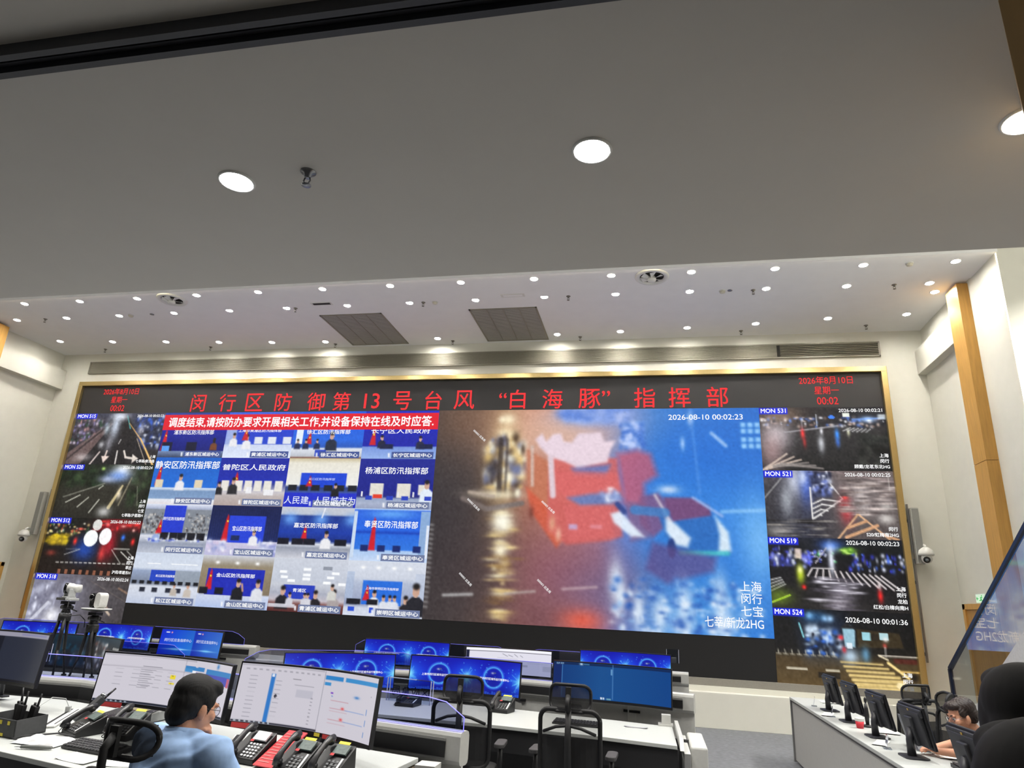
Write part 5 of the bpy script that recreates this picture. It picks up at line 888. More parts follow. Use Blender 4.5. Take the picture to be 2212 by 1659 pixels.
# ---------------------------------------------------------------- things on the front console
DN = Vector((-.0755 * .2389, -.0755 * .971, 1)).normalized(); DQ = Vector((0, 0, 1)).rotation_difference(DN).to_matrix()
def lay(t):
    "set a thing flat on the slightly sloping front worktop"
    t.rotation_euler = (DQ @ t.rotation_euler.to_matrix()).to_euler(); t.location.z += .003; return t
DY = R(-13.8)
def phone(label, x, y, rz, z=None, tilt=34, color=False, wd=.19, group='desk telephones'):
    fl = z is None; z = desk_z(x, y) if z is None else z + .001; t = thing('desk_telephone', label, 'telephone', (x, y, z), rz, group)
    if fl: lay(t)
    a = R(tilt); ca, sa = math.cos(a), math.sin(a); D = .215
    def S(u, v, h): return (u, v * ca - h * sa, .012 + v * sa + h * ca)   # u across, v up the face, h off the face
    m = MB(); w = wd / 2; m.prism([(-w, 0, 0), (-w, D * ca, 0), (-w, D * ca, .012 + D * sa), (-w, 0, .03)], (wd, 0, 0)); m.build('body', M_black, t, bevel=.005)
    hz = -w + .032; m = MB(); m.tube([S(hz, .0, .035), S(hz, .03, .05), S(hz, .075, .058), S(hz, .15, .058), S(hz, .19, .05), S(hz, .222, .035)], [.017, .021, .015, .015, .021, .017], 10)
    m.ell(S(hz, .03, .036), (.025, .025, .02)); m.ell(S(hz, .19, .036), (.025, .025, .02)); m.build('handset', mat('handset black', (30, 30, 33), .35, var=.05), t)
    m = MB(); c = [S(u, v, .022) for u, v in ((-w + .075, .135), (w - .015, .135), (w - .015, .195), (-w + .075, .195))]; m.add(c + [S(u, v, .012) for u, v in ((-w + .075, .135), (w - .015, .135), (w - .015, .195), (-w + .075, .195))], [(0, 1, 2, 3), (0, 1, 5, 4), (1, 2, 6, 5), (2, 3, 7, 6), (3, 0, 4, 7)]); m.build('display', mat('phone lcd bright' if color else 'phone lcd', (200, 204, 206) if color else (84, 96, 92), .5, var=.25, scale=60), t)
    m = MB()
    for j in range(5 if color else 4):
        for i in range(4 if color else 3):
            u = -w + .085 + i * (.024 if color else .028); v = .022 + j * .020; p = [S(u, v, .021), S(u + .014, v, .021), S(u + .014, v + .010, .021), S(u, v + .010, .021)]; m.add(p + [S(u, v, .018), S(u + .014, v, .018), S(u + .014, v + .010, .018), S(u, v + .010, .018)], [(0, 1, 2, 3), (0, 1, 5, 4), (1, 2, 6, 5), (2, 3, 7, 6), (3, 0, 4, 7)])
    m.build('keypad', M_key if color else mat('dull keys', (96, 98, 100), .5), t)
    if not color:
        m = MB(); p = [S(w - .018, .02, .022), S(w - .006, .02, .022), S(w - .006, .11, .022), S(w - .018, .11, .022)]; m.add(p, [(0, 1, 2, 3)]); m.build('speed_dial_card', M_paper, t)
        m = MB(); p = [S(-w + .075, .20, .020), S(w - .03, .20, .020), S(w - .03, .215, .020), S(-w + .075, .215, .020)]; m.add(p + [(q[0], q[1] - .004, q[2] - .006) for q in p], [(0, 1, 2, 3), (0, 1, 5, 4)]); m.build('yellow_label', M_yel, t)
    m = MB(); p = [S(-w + .07, .12, .0215), S(-w + .095, .12, .0215), S(-w + .095, .135, .0215), S(-w + .07, .135, .0215)]; m.add(p, [(0, 1, 2, 3)]); m.build('red_label', M_red, t)
    m = MB(); pts = [S(hz, .0, .03)]; n = 26
    for k in range(n): f = k / n; pts.append((hz - .024 - .006 * math.sin(f * 40), -.02 + .16 * f, .012 + .006 * math.cos(f * 40)))
    m.tube(pts, .003, 5); m.build('coiled_cord', M_cord, t)
    return t
phone('black desk telephone with large silver display beside the red card', -2.30, 3.915, DY, color=True)
phone('black desk telephone with yellow label, right of the red card', -1.955, 3.80, DY, wd=.185)
phone('black desk telephone with yellow tab, nearest the right end of the front console', -1.735, 3.77, DY, wd=.18)
phone('black desk telephone beside the white tray, behind the near chair headrest', -3.33, 4.16, R(-8))
phone('black desk telephone between the radio box and the keyboard', -3.68, 4.16, R(-26), tilt=26)
phone('flat black telephone on the left part of the middle console', -2.30, 6.62, R(-4), z=.75, tilt=14)
phone('black telephone on the middle console between the two chairs', -1.42, 6.72, R(-12), z=.75, tilt=30)
t = thing('document_stand', 'red card with lines of text propped between two telephones', 'document', (-2.132, 3.865, desk_z(-2.132, 3.865)), DY); lay(t)
a = R(24); ca, sa = math.cos(a), math.sin(a); m = MB(); m.add([(-.07, 0, .012), (.07, 0, .012), (.07, .297 * ca, .012 + .297 * sa), (-.07, .297 * ca, .012 + .297 * sa)] + [(-.07, .003, .006), (.07, .003, .006), (.07, .297 * ca + .003, .006 + .297 * sa), (-.07, .297 * ca + .003, .006 + .297 * sa)], [(0, 1, 2, 3), (4, 5, 6, 7), (0, 1, 5, 4), (1, 2, 6, 5), (2, 3, 7, 6), (3, 0, 4, 7)]); m.build('red_card', mat('red card', (190, 52, 58), .35, var=.06), t)
m = MB()
for k in range(11): v = .03 + .023 * k; m.add([(x, v * ca - .002, .0135 + v * sa + dz) for x, dz in ((-.058, 0), (.02 + .03 * math.sin(k * 2.1), 0))] + [(x, (v + .005) * ca - .002, .0135 + (v + .005) * sa) for x in (.02 + .03 * math.sin(k * 2.1), -.058)], [(0, 1, 2, 3)])
m.build('text_lines', mat('card lettering', (226, 130, 126), .5), t)
m = MB(); m.prism([(-.06, .10, 0), (-.06, .24, 0), (-.06, .24, .24 * sa / ca)], (.12, 0, 0)); m.build('wedge', M_black, t)
def outlet(label, p0, p1, n):
    c = (Vector(p0) + Vector(p1)) / 2; d = Vector(p1) - Vector(p0); t = thing('power_outlet', label, 'outlet', (c.x, c.y, desk_z(c.x, c.y)), math.atan2(d.y, d.x)); lay(t); L = d.length; sl = 0.0
    m = MB(); M = Euler((0, sl, 0)).to_matrix(); m.box((0, 0, .006), (L, .085, .012), M); b = m.build('cover_plate', M_white, t, bevel=.003)
    m = MB(); m.box((.01, .022, .0115), (L * .9, .018, .006), M); m.build('slot', M_slot, b); m = MB(); m.box((.01, -.026, .0115), (L * .85, .008, .006), M); m.build('groove', M_under, b)
    m = MB()
    for k in range(n): m.box((-L * .36 + k * .05, -.004, .0125), (.012, .014, .004), M)
    m.build('sockets', M_slot, b)
    return t
o1 = outlet('white flip-up power outlet strip on the front desk right of the seated man', (-2.44, 3.99), (-2.62, 4.44), 4)
o2 = outlet('white power outlet strip with a plug, behind the plastic bag on the front desk', (-3.97, 4.30), (-4.20, 4.78), 0)
m = MB(); m.box((.16, .02, .03), (.035, .03, .04)); m.tube([(.16, .02, .05), (.17, .05, .10), (.12, .12, .12), (.0, .22, .04)], .003, 6); m.build('plug', M_wcord, o2)
t = thing('keyboard', 'black keyboard on the front desk left of the near chair headrest', 'keyboard', (-3.27, 3.95, desk_z(-3.27, 3.95)), R(-11)); lay(t)
m = MB(); m.prism([(-.215, -.07, 0), (-.215, .07, 0), (-.215, .07, .028), (-.215, -.07, .012)], (.43, 0, 0)); m.build('body', M_black, t, bevel=.003)
m = MB()
for j in range(5):
    for i in range(15): y = -.055 + j * .025; m.box((-.195 + i * .0265, y, .0185 + (y + .07) * .114), (.021, .019, .008), (R(6.5), 0, 0))
m.build('keys', mat('key caps', (46, 46, 50), .5, var=.1), t)
t = thing('radio_box', 'dark grey cardboard box with yellow labels holding radios at the left edge', 'box', (-4.08, 4.15, desk_z(-4.08, 4.15)), R(-12)); lay(t)
m = MB(); bx, by, bh = .17, .10, .105; m.bb((-bx, -by, 0), (bx, by, .006))
for p_, q_ in (((-bx, -by, 0), (bx, -by + .005, bh)), ((-bx, by - .005, 0), (bx, by, bh)), ((-bx, -by, 0), (-bx + .005, by, bh)), ((bx - .005, -by, 0), (bx, by, bh))): m.bb(p_, q_)
m.build('tray', mat('grey card box', (70, 71, 72), .8, var=.08), t)
for x in (-.06, .02, .10): m = MB(); m.bb((x - .012, -by - .0015, bh - .032), (x + .012, -by, bh - .010)); m.build('yellow_tag', M_yel, t)
m = MB(); m.bb((-.05, -by - .0015, .005), (.06, -by, .022)); m.build('yellow_strip', M_yel, t)
for k, (x, y, h, tl, lb) in enumerate(((-.02, .03, .17, -12, 'two-way radio with tall antenna, leftmost of three in the grey box'), (.02, .0, .15, 4, 'two-way radio, middle of three in the grey box'), (.09, .03, .14, 10, 'two-way radio, rightmost of three in the grey box'))):
    p = Matrix.Rotation(R(-12), 3, 'Z') @ Vector((x, y, 0)); q = thing('two_way_radio', lb, 'radio', (-4.08 + p.x, 4.15 + p.y, desk_z(-4.08, 4.15) + .022), R(-12), 'radios in the grey box'); tm = Euler((0, R(tl), 0)).to_matrix()
    m = MB(); m.box(tm @ Vector((0, 0, .075)), (.055, .032, .15), tm); m.build('body', M_fab, q, bevel=.006)
    m = MB(); m.tube([tm @ Vector((.018, 0, .15)), tm @ Vector((.02, 0, .15 + h * .55))], [.008, .005], 8); m.build('antenna', M_black, q)
    m = MB(); m.cyl(tm @ Vector((-.012, 0, .15)), tm @ Vector((-.012, 0, .165)), .008, None, 12); m.build('knob', M_under, q)
t = thing('two_way_radio', 'dark two-way radio with two silver knobs leaning on the telephone', 'radio', (-3.85, 4.40, desk_z(-3.85, 4.40) + .022), R(-32)); lay(t); tm = Euler((R(-48), 0, 0)).to_matrix()
m = MB(); m.box(tm @ Vector((0, 0, .10)), (.07, .045, .20), tm); m.build('body', mat('radio grey', (46, 47, 50), .5), t, bevel=.008)
for x in (-.018, .02): m = MB(); m.cyl(tm @ Vector((x, -.01, .20)), tm @ Vector((x, -.01, .222)), .013, None, 16); m.build('knob', M_steel, t)
m = MB(); m.tube([tm @ Vector((.0, .01, .2)), tm @ Vector((0, .012, .29))], [.009, .006], 8); m.build('antenna', M_black, t)
m = MB(); m.box(tm @ Vector((0, -.024, .07)), (.045, .004, .05), tm); m.build('speaker_grille', M_slot, t)
t = thing('desk_tray', 'pale slanted desk tray with a dark panel behind the near chair headrest', 'tray', (-3.60, 4.64, desk_z(-3.60, 4.64)), DY); lay(t)
m = MB(); m.prism([(-.20, -.20, 0), (-.20, .20, .004), (-.20, .20, .085), (-.20, -.20, .025)], (.40, 0, 0)); m.build('body', mat('tray grey', (176, 178, 176), .5), t, bevel=.006)
m = MB(); M = Euler((R(8.5), 0, 0)).to_matrix(); m.box((.0, .01, .0568), (.34, .32, .008), M); m.build('dark_panel', mat('dark panel', (40, 40, 42), .25), t)
m = MB(); m.box((.0, .05, .064), (.22, .09, .008), M); m.build('document', mat('buff paper', (150, 140, 116), .7), t)
def sheet(name, label, cat, x, y, w, d, rz, z=None, mt=None, curl=.006, th=.0015, group=None):
    z = desk_z(x, y) + .001 if z is None else z; n = 6; m = MB(); c, s = math.cos(rz), math.sin(rz)
    def zz(px, py): return desk_z(x + px * c - py * s, y + px * s + py * c) - desk_z(x, y) if z < .9 and x < -1.4 and y < 5.2 else 0
    top = [[(-w / 2 + w * i / n, -d / 2 + d * j / n) for i in range(n + 1)] for j in range(n + 1)]
    V = [(px, py, zz(px, py) + th + curl * (abs(px) / w * 2) ** 3) for r_ in top for px, py in r_] + [(px, py, zz(px, py) + curl * (abs(px) / w * 2) ** 3 * .9) for r_ in top for px, py in r_]
    N = (n + 1) ** 2; F = []
    for j in range(n):
        for i in range(n): q = [j * (n + 1) + i, j * (n + 1) + i + 1, (j + 1) * (n + 1) + i + 1, (j + 1) * (n + 1) + i]; F += [q, [k + N for k in q[::-1]]]
    m.add(V, F); o = m.build(name, mt or M_paper); o.location = (x, y, z); o.rotation_euler = (0, 0, rz); return tag(o, label, cat, group)
sheet('paper_sheet', 'white paper sheet at the front edge of the desk below the keyboard', 'paper', -3.22, 3.775, .26, .13, R(-14))
sheet('paper_sheet', 'white papers lying under the near chair headrest', 'paper', -2.86, 3.82, .34, .22, R(10))
sheet('red_note', 'small red and white note above the keyboard', 'note', -3.34, 4.06, .12, .05, R(-10), mt=mat('pink note', (224, 128, 108), .6))
t = thing('plastic_bag', 'crumpled clear white plastic bag beside the grey radio box', 'bag', (-3.70, 4.01, desk_z(-3.70, 4.01)), R(-4)); lay(t)
V, F = [], []; n = 14
for j in range(n + 1):
    for i in range(n + 1): u, v = i / n - .5, j / n - .5; e = 1 - (2 * max(abs(u), abs(v))) ** 4; V.append((u * .34, v * .17, .004 + e * (.018 + .012 * math.sin(9 * u + 4 * v) * math.cos(11 * v - 5 * u) + .006 * RNG.random())))
for j in range(n):
    for i in range(n): F.append((j * (n + 1) + i, j * (n + 1) + i + 1, (j + 1) * (n + 1) + i + 1, (j + 1) * (n + 1) + i))
m = MB(); m.add(V, F); m.build('bag_film', mat('milky film', (222, 222, 224), .25, var=.06), t)
m = MB(); m.tube([(-.17, -.04, .01), (-.2, -.05, .015), (-.2, -.02, .01), (-.17, .0, .02), (0, .09, .03), (.14, .09, .022)], .005, 6); m.build('drawstring', M_slot, t)
t = thing('utility_knife', 'grey and black utility knife on the desk in front of the plastic bag', 'knife', (-3.62, 3.87, desk_z(-3.62, 3.87)), R(8)); lay(t)
m = MB(); m.tube([(-.09, 0, .010), (.02, 0, .012), (.10, 0, .010)], [.009, .013, .009], 8); m.build('handle', mat('grey grip', (112, 114, 112), .5), t)
m = MB(); m.prism([(-.13, -.004, .008), (-.09, -.006, .008), (-.09, .006, .008), (-.12, .006, .008)], (0, 0, .002)); m.build('blade', M_steel, t)
# acrylic name plates hung on the glass
def plate(label, c, yaw, w, h, text=None, pale=False):
    t = thing('name_plate', label, 'name plate', c, yaw); m = MB(); m.bb((-w / 2, -.016, 0), (w / 2, -.013, h)); m.bb((-w / 2, .013, 0), (w / 2, .016, h)); m.bb((-w / 2, -.016, h - .003), (w / 2, .016, h)); m.build('acrylic_sleeve', M_clear, t)
    for s in (-1, 1): m = MB(); m.bb((s * w / 2 - .002, -.017, 0), (s * w / 2 + .002, -.0125, h)); m.bb((s * w / 2 - .002, .0125, 0), (s * w / 2 + .002, .017, h)); m.build('clear_edge', mat('bright acrylic edge', (206, 210, 232), .3, var=.02), t)
    if text:
        vs, fs = text_fit(text, w * .86, .06, .01); m = MB(); m.add([(-(a - w * .43), .010, .035 + b) for a, b in vs], fs); m.build('name_text', mat('name ink', (14, 18, 44), .6), t)
    return t
plate('clear name plate with reversed dark characters on the front glass screen', (-1.545, 4.54, 1.075), DY, .33, .14, '区应急局')
plate('clear blank name plate on the front glass screen by the tripods', (-5.20, 5.25, 1.065), R(2), .40, .14)
plate('small clear plate at the right end of the back console', (.25, 10.0, 1.07), 0, .16, .17)
sheet('paper_sheet', 'white sheet on the middle console far left', 'paper', -2.72, 6.75, .22, .16, R(20), z=.751)
sheet('paper_sheet', 'small white paper on the middle console right of the right chair', 'paper', -.16, 6.55, .20, .05, R(-6), z=.751, mt=mat('grey mat', (150, 150, 156), .6))
t = thing('keyboard', 'black keyboard on the middle console behind the right chair', 'keyboard', (-.66, 6.42, .752), R(-6)); m = MB(); m.prism([(-.2, -.065, 0), (-.2, .065, 0), (-.2, .065, .025), (-.2, -.065, .012)], (.4, 0, 0)); m.build('body', M_black, t)
m = MB(); [m.box((-.18 + i * .027, -.048 + j * .024, .022 + j * .0025), (.021, .018, .006)) for i in range(14) for j in range(5)]; m.build('keys', MATS['key caps'], t)

# ---------------------------------------------------------------- tripods with conference cameras
def tripod(label, x, y, z0, h, spread):
    t = thing('tripod', label, 'tripod', (x, y, z0)); zt = h - .14
    for k, a in enumerate((200, 320, 80)):
        c, s = math.cos(R(a)), math.sin(R(a)); m = MB(); m.tube([(c * .035, s * .035, zt), (c * spread * .55, s * spread * .55, zt * .45)], [.014, .013], 8); m.tube([(c * spread * .5, s * spread * .5, zt * .5), (c * spread, s * spread, .012)], .009, 8); lg = m.build('leg', M_fab, t)
        m = MB(); m.bb((c * spread - .014, s * spread - .014, 0), (c * spread + .014, s * spread + .014, .014)); m.build('foot', M_black, lg)
    m = MB(); m.cyl((0, 0, zt - .03), (0, 0, zt + .03), .05, None, 16); m.tube([(0, 0, zt * .35), (0, 0, zt)], .012, 10); m.build('crown', M_fab, t)
    m = MB(); m.cyl((0, 0, zt + .03), (0, 0, zt + .035), .047, None, 18); m.build('bowl_ring', M_steel, t)
    m = MB(); m.cyl((0, 0, zt + .035), (0, 0, zt + .07), .04, .03, 16); m.ell((0, 0, zt + .085), (.045, .04, .03)); m.tube([(0, .02, zt + .08), (.02, .10, zt + .05)], .006, 8); m.cyl((-.055, 0, zt + .085), (.055, 0, zt + .085), .018, None, 12); m.bb((-.04, -.04, h - .03), (.04, .04, h - .004)); m.build('pan_head', M_black, t)
    return t
tripod('black tripod on the console shelf carrying a camera on a flat black plate', -5.12, 5.45, .926, .625, .12)
tripod('black tripod on the console shelf carrying a white camera on a round tray', -4.82, 5.46, .926, .545, .10)
t = thing('conference_camera', 'grey and white conference camera with a black lens on the left tripod plate', 'camera', (-5.12, 5.45, 1.552), R(-25))
m = MB(); m.bb((-.145, -.05, 0), (.03, .05, .022)); m.build('base_plate', M_black, t, bevel=.004); m = MB(); m.bb((.03, -.045, .002), (.10, .045, .022)); m.build('side_tray', mat('camera grey', (176, 178, 178), .45), t, bevel=.004)
m = MB(); m.bb((-.06, -.04, .022), (.045, .04, .034)); m.bb((-.06, -.03, .034), (-.04, .03, .10)); m.bb((.025, -.03, .034), (.045, .03, .10)); m.build('yoke', mat('camera grey', (176, 178, 178), .45), t, bevel=.004)
m = MB(); m.cyl((-.05, .03, .105), (-.02, -.02, .105), .042, .046, 22); m.cyl((-.02, -.02, .105), (.05, .06, .105), .038, .034, 22); m.build('camera_body', mat('camera white', (208, 208, 204), .4), t)
m = MB(); m.cyl((-.045, -.035, .105), (-.03, -.015, .105), .044, .046, 22); m.build('lens', MATS['gloss black'], t)
t = thing('conference_camera', 'white conference camera with a black side on the right tripod tray', 'camera', (-4.82, 5.46, 1.478), R(-15))
m = MB(); m.lathe([(.05, 0), (.115, .012), (.122, .02), (.118, .022), (.05, .024), (.001, .024)], (0, 0, 0), 32); m.build('round_tray', mat('camera white', (208, 208, 204), .4), t)
m = MB(); m.lathe([(.04, -.006), (.112, .008), (.116, .012), (.05, .002), (.001, -.002)], (0, 0, 0), 32); m.build('tray_underside', M_black, t)
m = MB(); pp = [(x, z) for x, z in MB().rrect(.075, .13, .035)]; m.prism([(x + .038, -.04, z + .09) for x, z in pp], (0, .08, 0)); m.build('camera_shell', mat('camera white', (208, 208, 204), .4), t, bevel=.006)
m = MB(); m.prism([(x * .8 - .03, -.042, z * .95 + .088) for x, z in pp], (0, .07, 0)); m.ell((-.035, -.04, .115), (.03, .025, .03)); m.build('lens_block', MATS['gloss black'], t, bevel=.004)
m = MB(); m.tube([(-5.05, 5.38, 1.56), (-5.03, 5.36, 1.50), (-5.06, 5.36, 1.44), (-5.0, 5.38, 1.43), (-4.92, 5.40, 1.44), (-4.86, 5.40, 1.40), (-4.87, 5.42, 1.34)], .004, 6); tag(m.build('camera_cable', M_cord), 'thin dark cable hanging between the two tripod cameras', 'cable')

# ---------------------------------------------------------------- right desk
t = thing('long_desk', 'long grey desk with pale top at the right carrying a row of monitors', 'desk', (2.03, 7.3, 0))
m = MB(); m.bb((1.70, 4.2, .725), (2.22, 10.02, .755)); m.build('desktop', M_top, t, local=False, bevel=.003)
m = MB(); m.bb((1.72, 4.2, .04), (1.745, 10.0, .708)); m.build('front_panel', mat('desk grey', (178, 178, 174), .6, var=.03), t, local=False)
m = MB(); m.bb((1.70, 9.97, .02), (2.20, 10.0, .725)); m.build('end_panel', mat('desk edge grey', (112, 112, 112), .6), t, local=False)
m = MB(); m.bb((1.705, 4.2, .708), (1.735, 10.0, .725)); m.build('edge_groove', M_under, t, local=False)
m = MB(); m.bb((1.76, 4.3, 0), (1.80, 9.95, .05)); m.build('plinth', M_under, t, local=False)
def small_monitor(label, x, y, rz=R(92)):
    # screen faces the local -y side; rz turns it to the right-hand seats
    q = thing('desk_monitor', label, 'monitor', (x, y, .755), rz, 'monitors on the right desk'); tl = Euler((R(-12), 0, 0)).to_matrix(); c = Vector((0, -.03, .225))
    m = MB(); m.box(c, (.47, .022, .29), tl); m.build('screen_frame', M_bezel, q, bevel=.004); m = MB(); m.box(c + tl @ Vector((0, -.012, 0)), (.45, .003, .265), tl); m.build('screen', mat('idle screen', (60, 74, 100), .2, var=.1, emit=(70, 90, 120), es=.6), q)
    m = MB(); m.box(c + tl @ Vector((0, .022, -.01)), (.40, .03, .24), tl); m.box(c + tl @ Vector((0, .02, .105)), (.45, .02, .055), tl); m.box(c + tl @ Vector((0, .045, -.03)), (.12, .03, .20), tl); bk = m.build('back_shell', M_mback, q, bevel=.008)
    m = MB(); e = c + tl @ Vector((.0, .0315, .115)); m.box(e, (.022, .003, .014), tl); m.build('gold_emblem', mat('gold mark', (214, 176, 70), .3, .6), bk)
    m = MB(); m.tube([(0, .015, .20), (0, .035, .12), (0, .03, .012)], [.03, .026, .032], 10); m.build('neck', M_mback, q)
    m = MB(); pp = m.rrect(.22, .17, .04); m.prism([(a, b + .02, 0) for a, b in pp], (0, 0, .012)); m.build('foot', M_mback, q, bevel=.003)
    return q
for k, (y, lb) in enumerate(((8.80, 'black desk monitor seen from behind, farthest of the row on the right desk'), (7.98, 'black desk monitor seen from behind, second from the far end of the right desk'), (7.09, 'black desk monitor seen from behind, third from the far end beside the open laptop'), (6.20, 'black desk monitor seen from behind, in front of the seated man\'s arms'), (5.04, 'black desk monitor seen from behind, nearest and hiding the seated man\'s chin'))):
    small_monitor(lb, 1.93 if y > 5.5 else 1.86, y)
t = thing('laptop', 'grey open laptop on the right desk beside the fourth monitor', 'laptop', (2.06, 6.66, .756), R(84))
m = MB(); m.bb((-.16, -.22, 0), (.16, 0, .016)); m.build('base', mat('laptop grey', (120, 122, 126), .4, .3), t, bevel=.003)
m = MB(); tl = Euler((R(-14), 0, 0)).to_matrix(); m.box(tl @ Vector((0, 0, .115)) + Vector((0, .004, .012)), (.32, .008, .22), tl); m.build('lid', mat('laptop lid', (92, 94, 100), .4, .3), t, bevel=.002)
t = thing('paper_cup', 'red paper cup with a white band on the right desk', 'cup', (1.90, 7.58, .755)); m = MB(); m.lathe([(.03, 0), (.038, .065), (.037, .065), (.029, .004), (.001, .004)], (0, 0, 0), 24); m.build('cup_body', mat('cup red', (196, 40, 54), .5, var=.03), t)
m = MB(); m.lathe([(.0385, .062), (.0405, .085), (.042, .086), (.036, .088), (.001, .087)], (0, 0, 0), 24); m.build('lid', M_white, t)
t = thing('gooseneck_microphone', 'black upright microphone behind the red cup', 'microphone', (2.0, 7.70, .756)); m = MB(); m.lathe([(.05, 0), (.05, .015), (.02, .022), (.001, .022)], (0, 0, 0), 20); m.build('base', M_black, t)
m = MB(); m.tube([(0, 0, .02), (0, 0, .10), (.0, 0, .16), (0, 0, .21)], [.016, .022, .018, .009], 10); m.build('stem', M_black, t); m = MB(); m.ell((0, 0, .235), (.014, .014, .028)); m.build('head', M_black, t)
def card(label, x, y, rz): 
    q = thing('desk_card', label, 'name card', (x, y, .755), rz, 'clear cards on the right desk'); m = MB(); m.box((0, 0, .05), (.13, .003, .10), (R(12), 0, 0)); m.bb((-.065, -.03, 0), (.065, .03, .003)); m.build('acrylic_holder', M_clear, q); m = MB(); m.box((0, -.003, .05), (.11, .001, .08), (R(12), 0, 0)); m.build('card_insert', mat('pinkish card', (208, 200, 202), .6), q)
for y, lb in ((9.15, 'clear card holder left of the farthest desk monitor'), (8.30, 'clear card holder left of the second desk monitor'), (6.52, 'clear card holder in front of the fourth desk monitor')): card(lb, 1.82, y, R(80))
for x, y, w_, d_, rz, lb in ((1.80, 8.42, .3, .10, 70, 'white papers between the first and second desk monitors'), (2.10, 9.62, .2, .2, 88, 'pale pad behind the farthest desk monitor'), (2.09, 7.45, .28, .2, 80, 'white papers behind the third desk monitor'), (1.84, 6.75, .3, .10, 66, 'white papers in front of the laptop'), (2.22, 6.36, .26, .21, 85, 'white open notebook under the seated man\'s hands')):
    sheet('paper_sheet', lb, 'paper', x, y, w_, d_, R(rz), z=.757)
t = thing('keyboard', 'black keyboard on the right desk before the seated man', 'keyboard', (2.12, 5.75, .756), R(86)); m = MB(); m.prism([(-.2, -.065, 0), (-.2, .065, 0), (-.2, .065, .025), (-.2, -.065, .012)], (.4, 0, 0)); m.build('body', M_black, t); m = MB(); [m.box((-.18 + i * .027, -.048 + j * .024, .022 + j * .0025), (.021, .018, .006)) for i in range(14) for j in range(5)]; m.build('keys', MATS['key caps'], t)

# ---------------------------------------------------------------- stair with glass balustrade on the right
def rail_z(y): return 1.27 + .622 * (9.37 - y)
def str_z(y): return 1.34 + .60 * (8.08 - y)
t = thing('staircase', 'white staircase with a dark railed glass balustrade at the right edge', 'staircase', (4.1, 9.4, 0))
X = 3.41; y1 = 4.6
m = MB(); m.add([(X, 9.43, .5), (X, y1, str_z(y1) - .02), (X, y1, rail_z(y1)), (X, 9.40, rail_z(9.40)), (X, 9.43, 1.22)] + [(X + .012, 9.43, .5), (X + .012, y1, str_z(y1) - .02), (X + .012, y1, rail_z(y1)), (X + .012, 9.40, rail_z(9.40)), (X + .012, 9.43, 1.22)], [(0, 1, 2, 3, 4), (5, 6, 7, 8, 9), (0, 1, 6, 5), (1, 2, 7, 6), (2, 3, 8, 7), (3, 4, 9, 8), (4, 0, 5, 9)]); m.build('glass_panel', glass_mat('balustrade glass', (238, 243, 248), 2.4), t, local=False)
m = MB(); q = [(9.43, .05), (9.435, 1.235), (y1, rail_z(y1))]
for (ya, za), (yb, zb_) in zip(q, q[1:]):
    d = Vector((0, yb - ya, zb_ - za)).normalized(); u = Vector((0, -d.z, d.y)) * .02; p4 = [Vector((X - .014, ya, za)) - u, Vector((X - .014, ya, za)) + u, Vector((X - .014, yb, zb_)) + u, Vector((X - .014, yb, zb_)) - u]; m.prism(p4, (.04, 0, 0))
m.build('handrail', mat('dark blue rail', (26, 32, 52), .3, .3, var=.05), t, local=False)
m = MB(); m.prism([(X - .03, 9.5, .0), (X - .03, 9.5, str_z(9.5)), (X - .03, y1, str_z(y1)), (X - .03, y1, str_z(y1) - .38), (X - .03, 8.9, 0)], (.03, 0, 0)); m.build('stringer', mat('stringer white', (206, 206, 206), .5), t, local=False)
for k in range(16):
    y = 9.45 - .29 * k; z = .174 * (k + 1); m = MB(); m.bb((X + .02, y - .30, z - .05), (4.86, y, z)); m.build('tread', mat('stair tread', (120, 120, 122), .7, var=.05), t, local=False)
# ---------------------------------------------------------------- people
def skin_mesh(name, prims, voxel, m, parent, smooth=4, wrinkle=None):
    """one continuous surface from overlapping solids. prims: ('c', a, b, ra, rb) tapered limb, ('e', centre, radii, rotation) solid"""
    mb = MB()
    for p in prims:
        if p[0] == 'c':
            a, b = Vector(p[1]), Vector(p[2]); ra, rb = p[3], p[4]; mb.tube([a, b], [ra, rb], 18); mb.ell(a, (ra,) * 3, None, 18, 12); mb.ell(b, (rb,) * 3, None, 18, 12)
        else: mb.ell(p[1], p[2], p[3] if len(p) > 3 else None, 22, 14)
    me = bpy.data.meshes.new(name); me.from_pydata(mb.v, [], mb.f); bm = bmesh.new(); bm.from_mesh(me); bmesh.ops.recalc_face_normals(bm, faces=bm.faces); bm.to_mesh(me); bm.free()
    o = bpy.data.objects.new(name, me); COL.objects.link(o)
    r = o.modifiers.new('r', 'REMESH'); r.mode = 'VOXEL'; r.voxel_size = voxel; s = o.modifiers.new('s', 'SMOOTH'); s.iterations = smooth; s.factor = .5
    bpy.context.view_layer.update(); me2 = bpy.data.meshes.new_from_object(o.evaluated_get(bpy.context.evaluated_depsgraph_get())); me2.name = name
    bpy.data.objects.remove(o); bpy.data.meshes.remove(me)
    if wrinkle:
        n = len(me2.vertices); co = np.zeros(n * 3); no = np.zeros(n * 3); me2.vertices.foreach_get('co', co); me2.vertex_normals.foreach_get('vector', no); co = co.reshape(-1, 3); no = no.reshape(-1, 3); d = wrinkle(co)
        co += no * d[:, None]; me2.vertices.foreach_set('co', co.ravel())
    me2.polygons.foreach_set('use_smooth', [True] * len(me2.polygons)); me2.materials.clear(); me2.materials.append(m); me2.update()
    q = bpy.data.objects.new(name, me2); COL.objects.link(q)
    if parent is not None: me2.transform(world_of(parent).inverted()); q.parent = parent
    return q
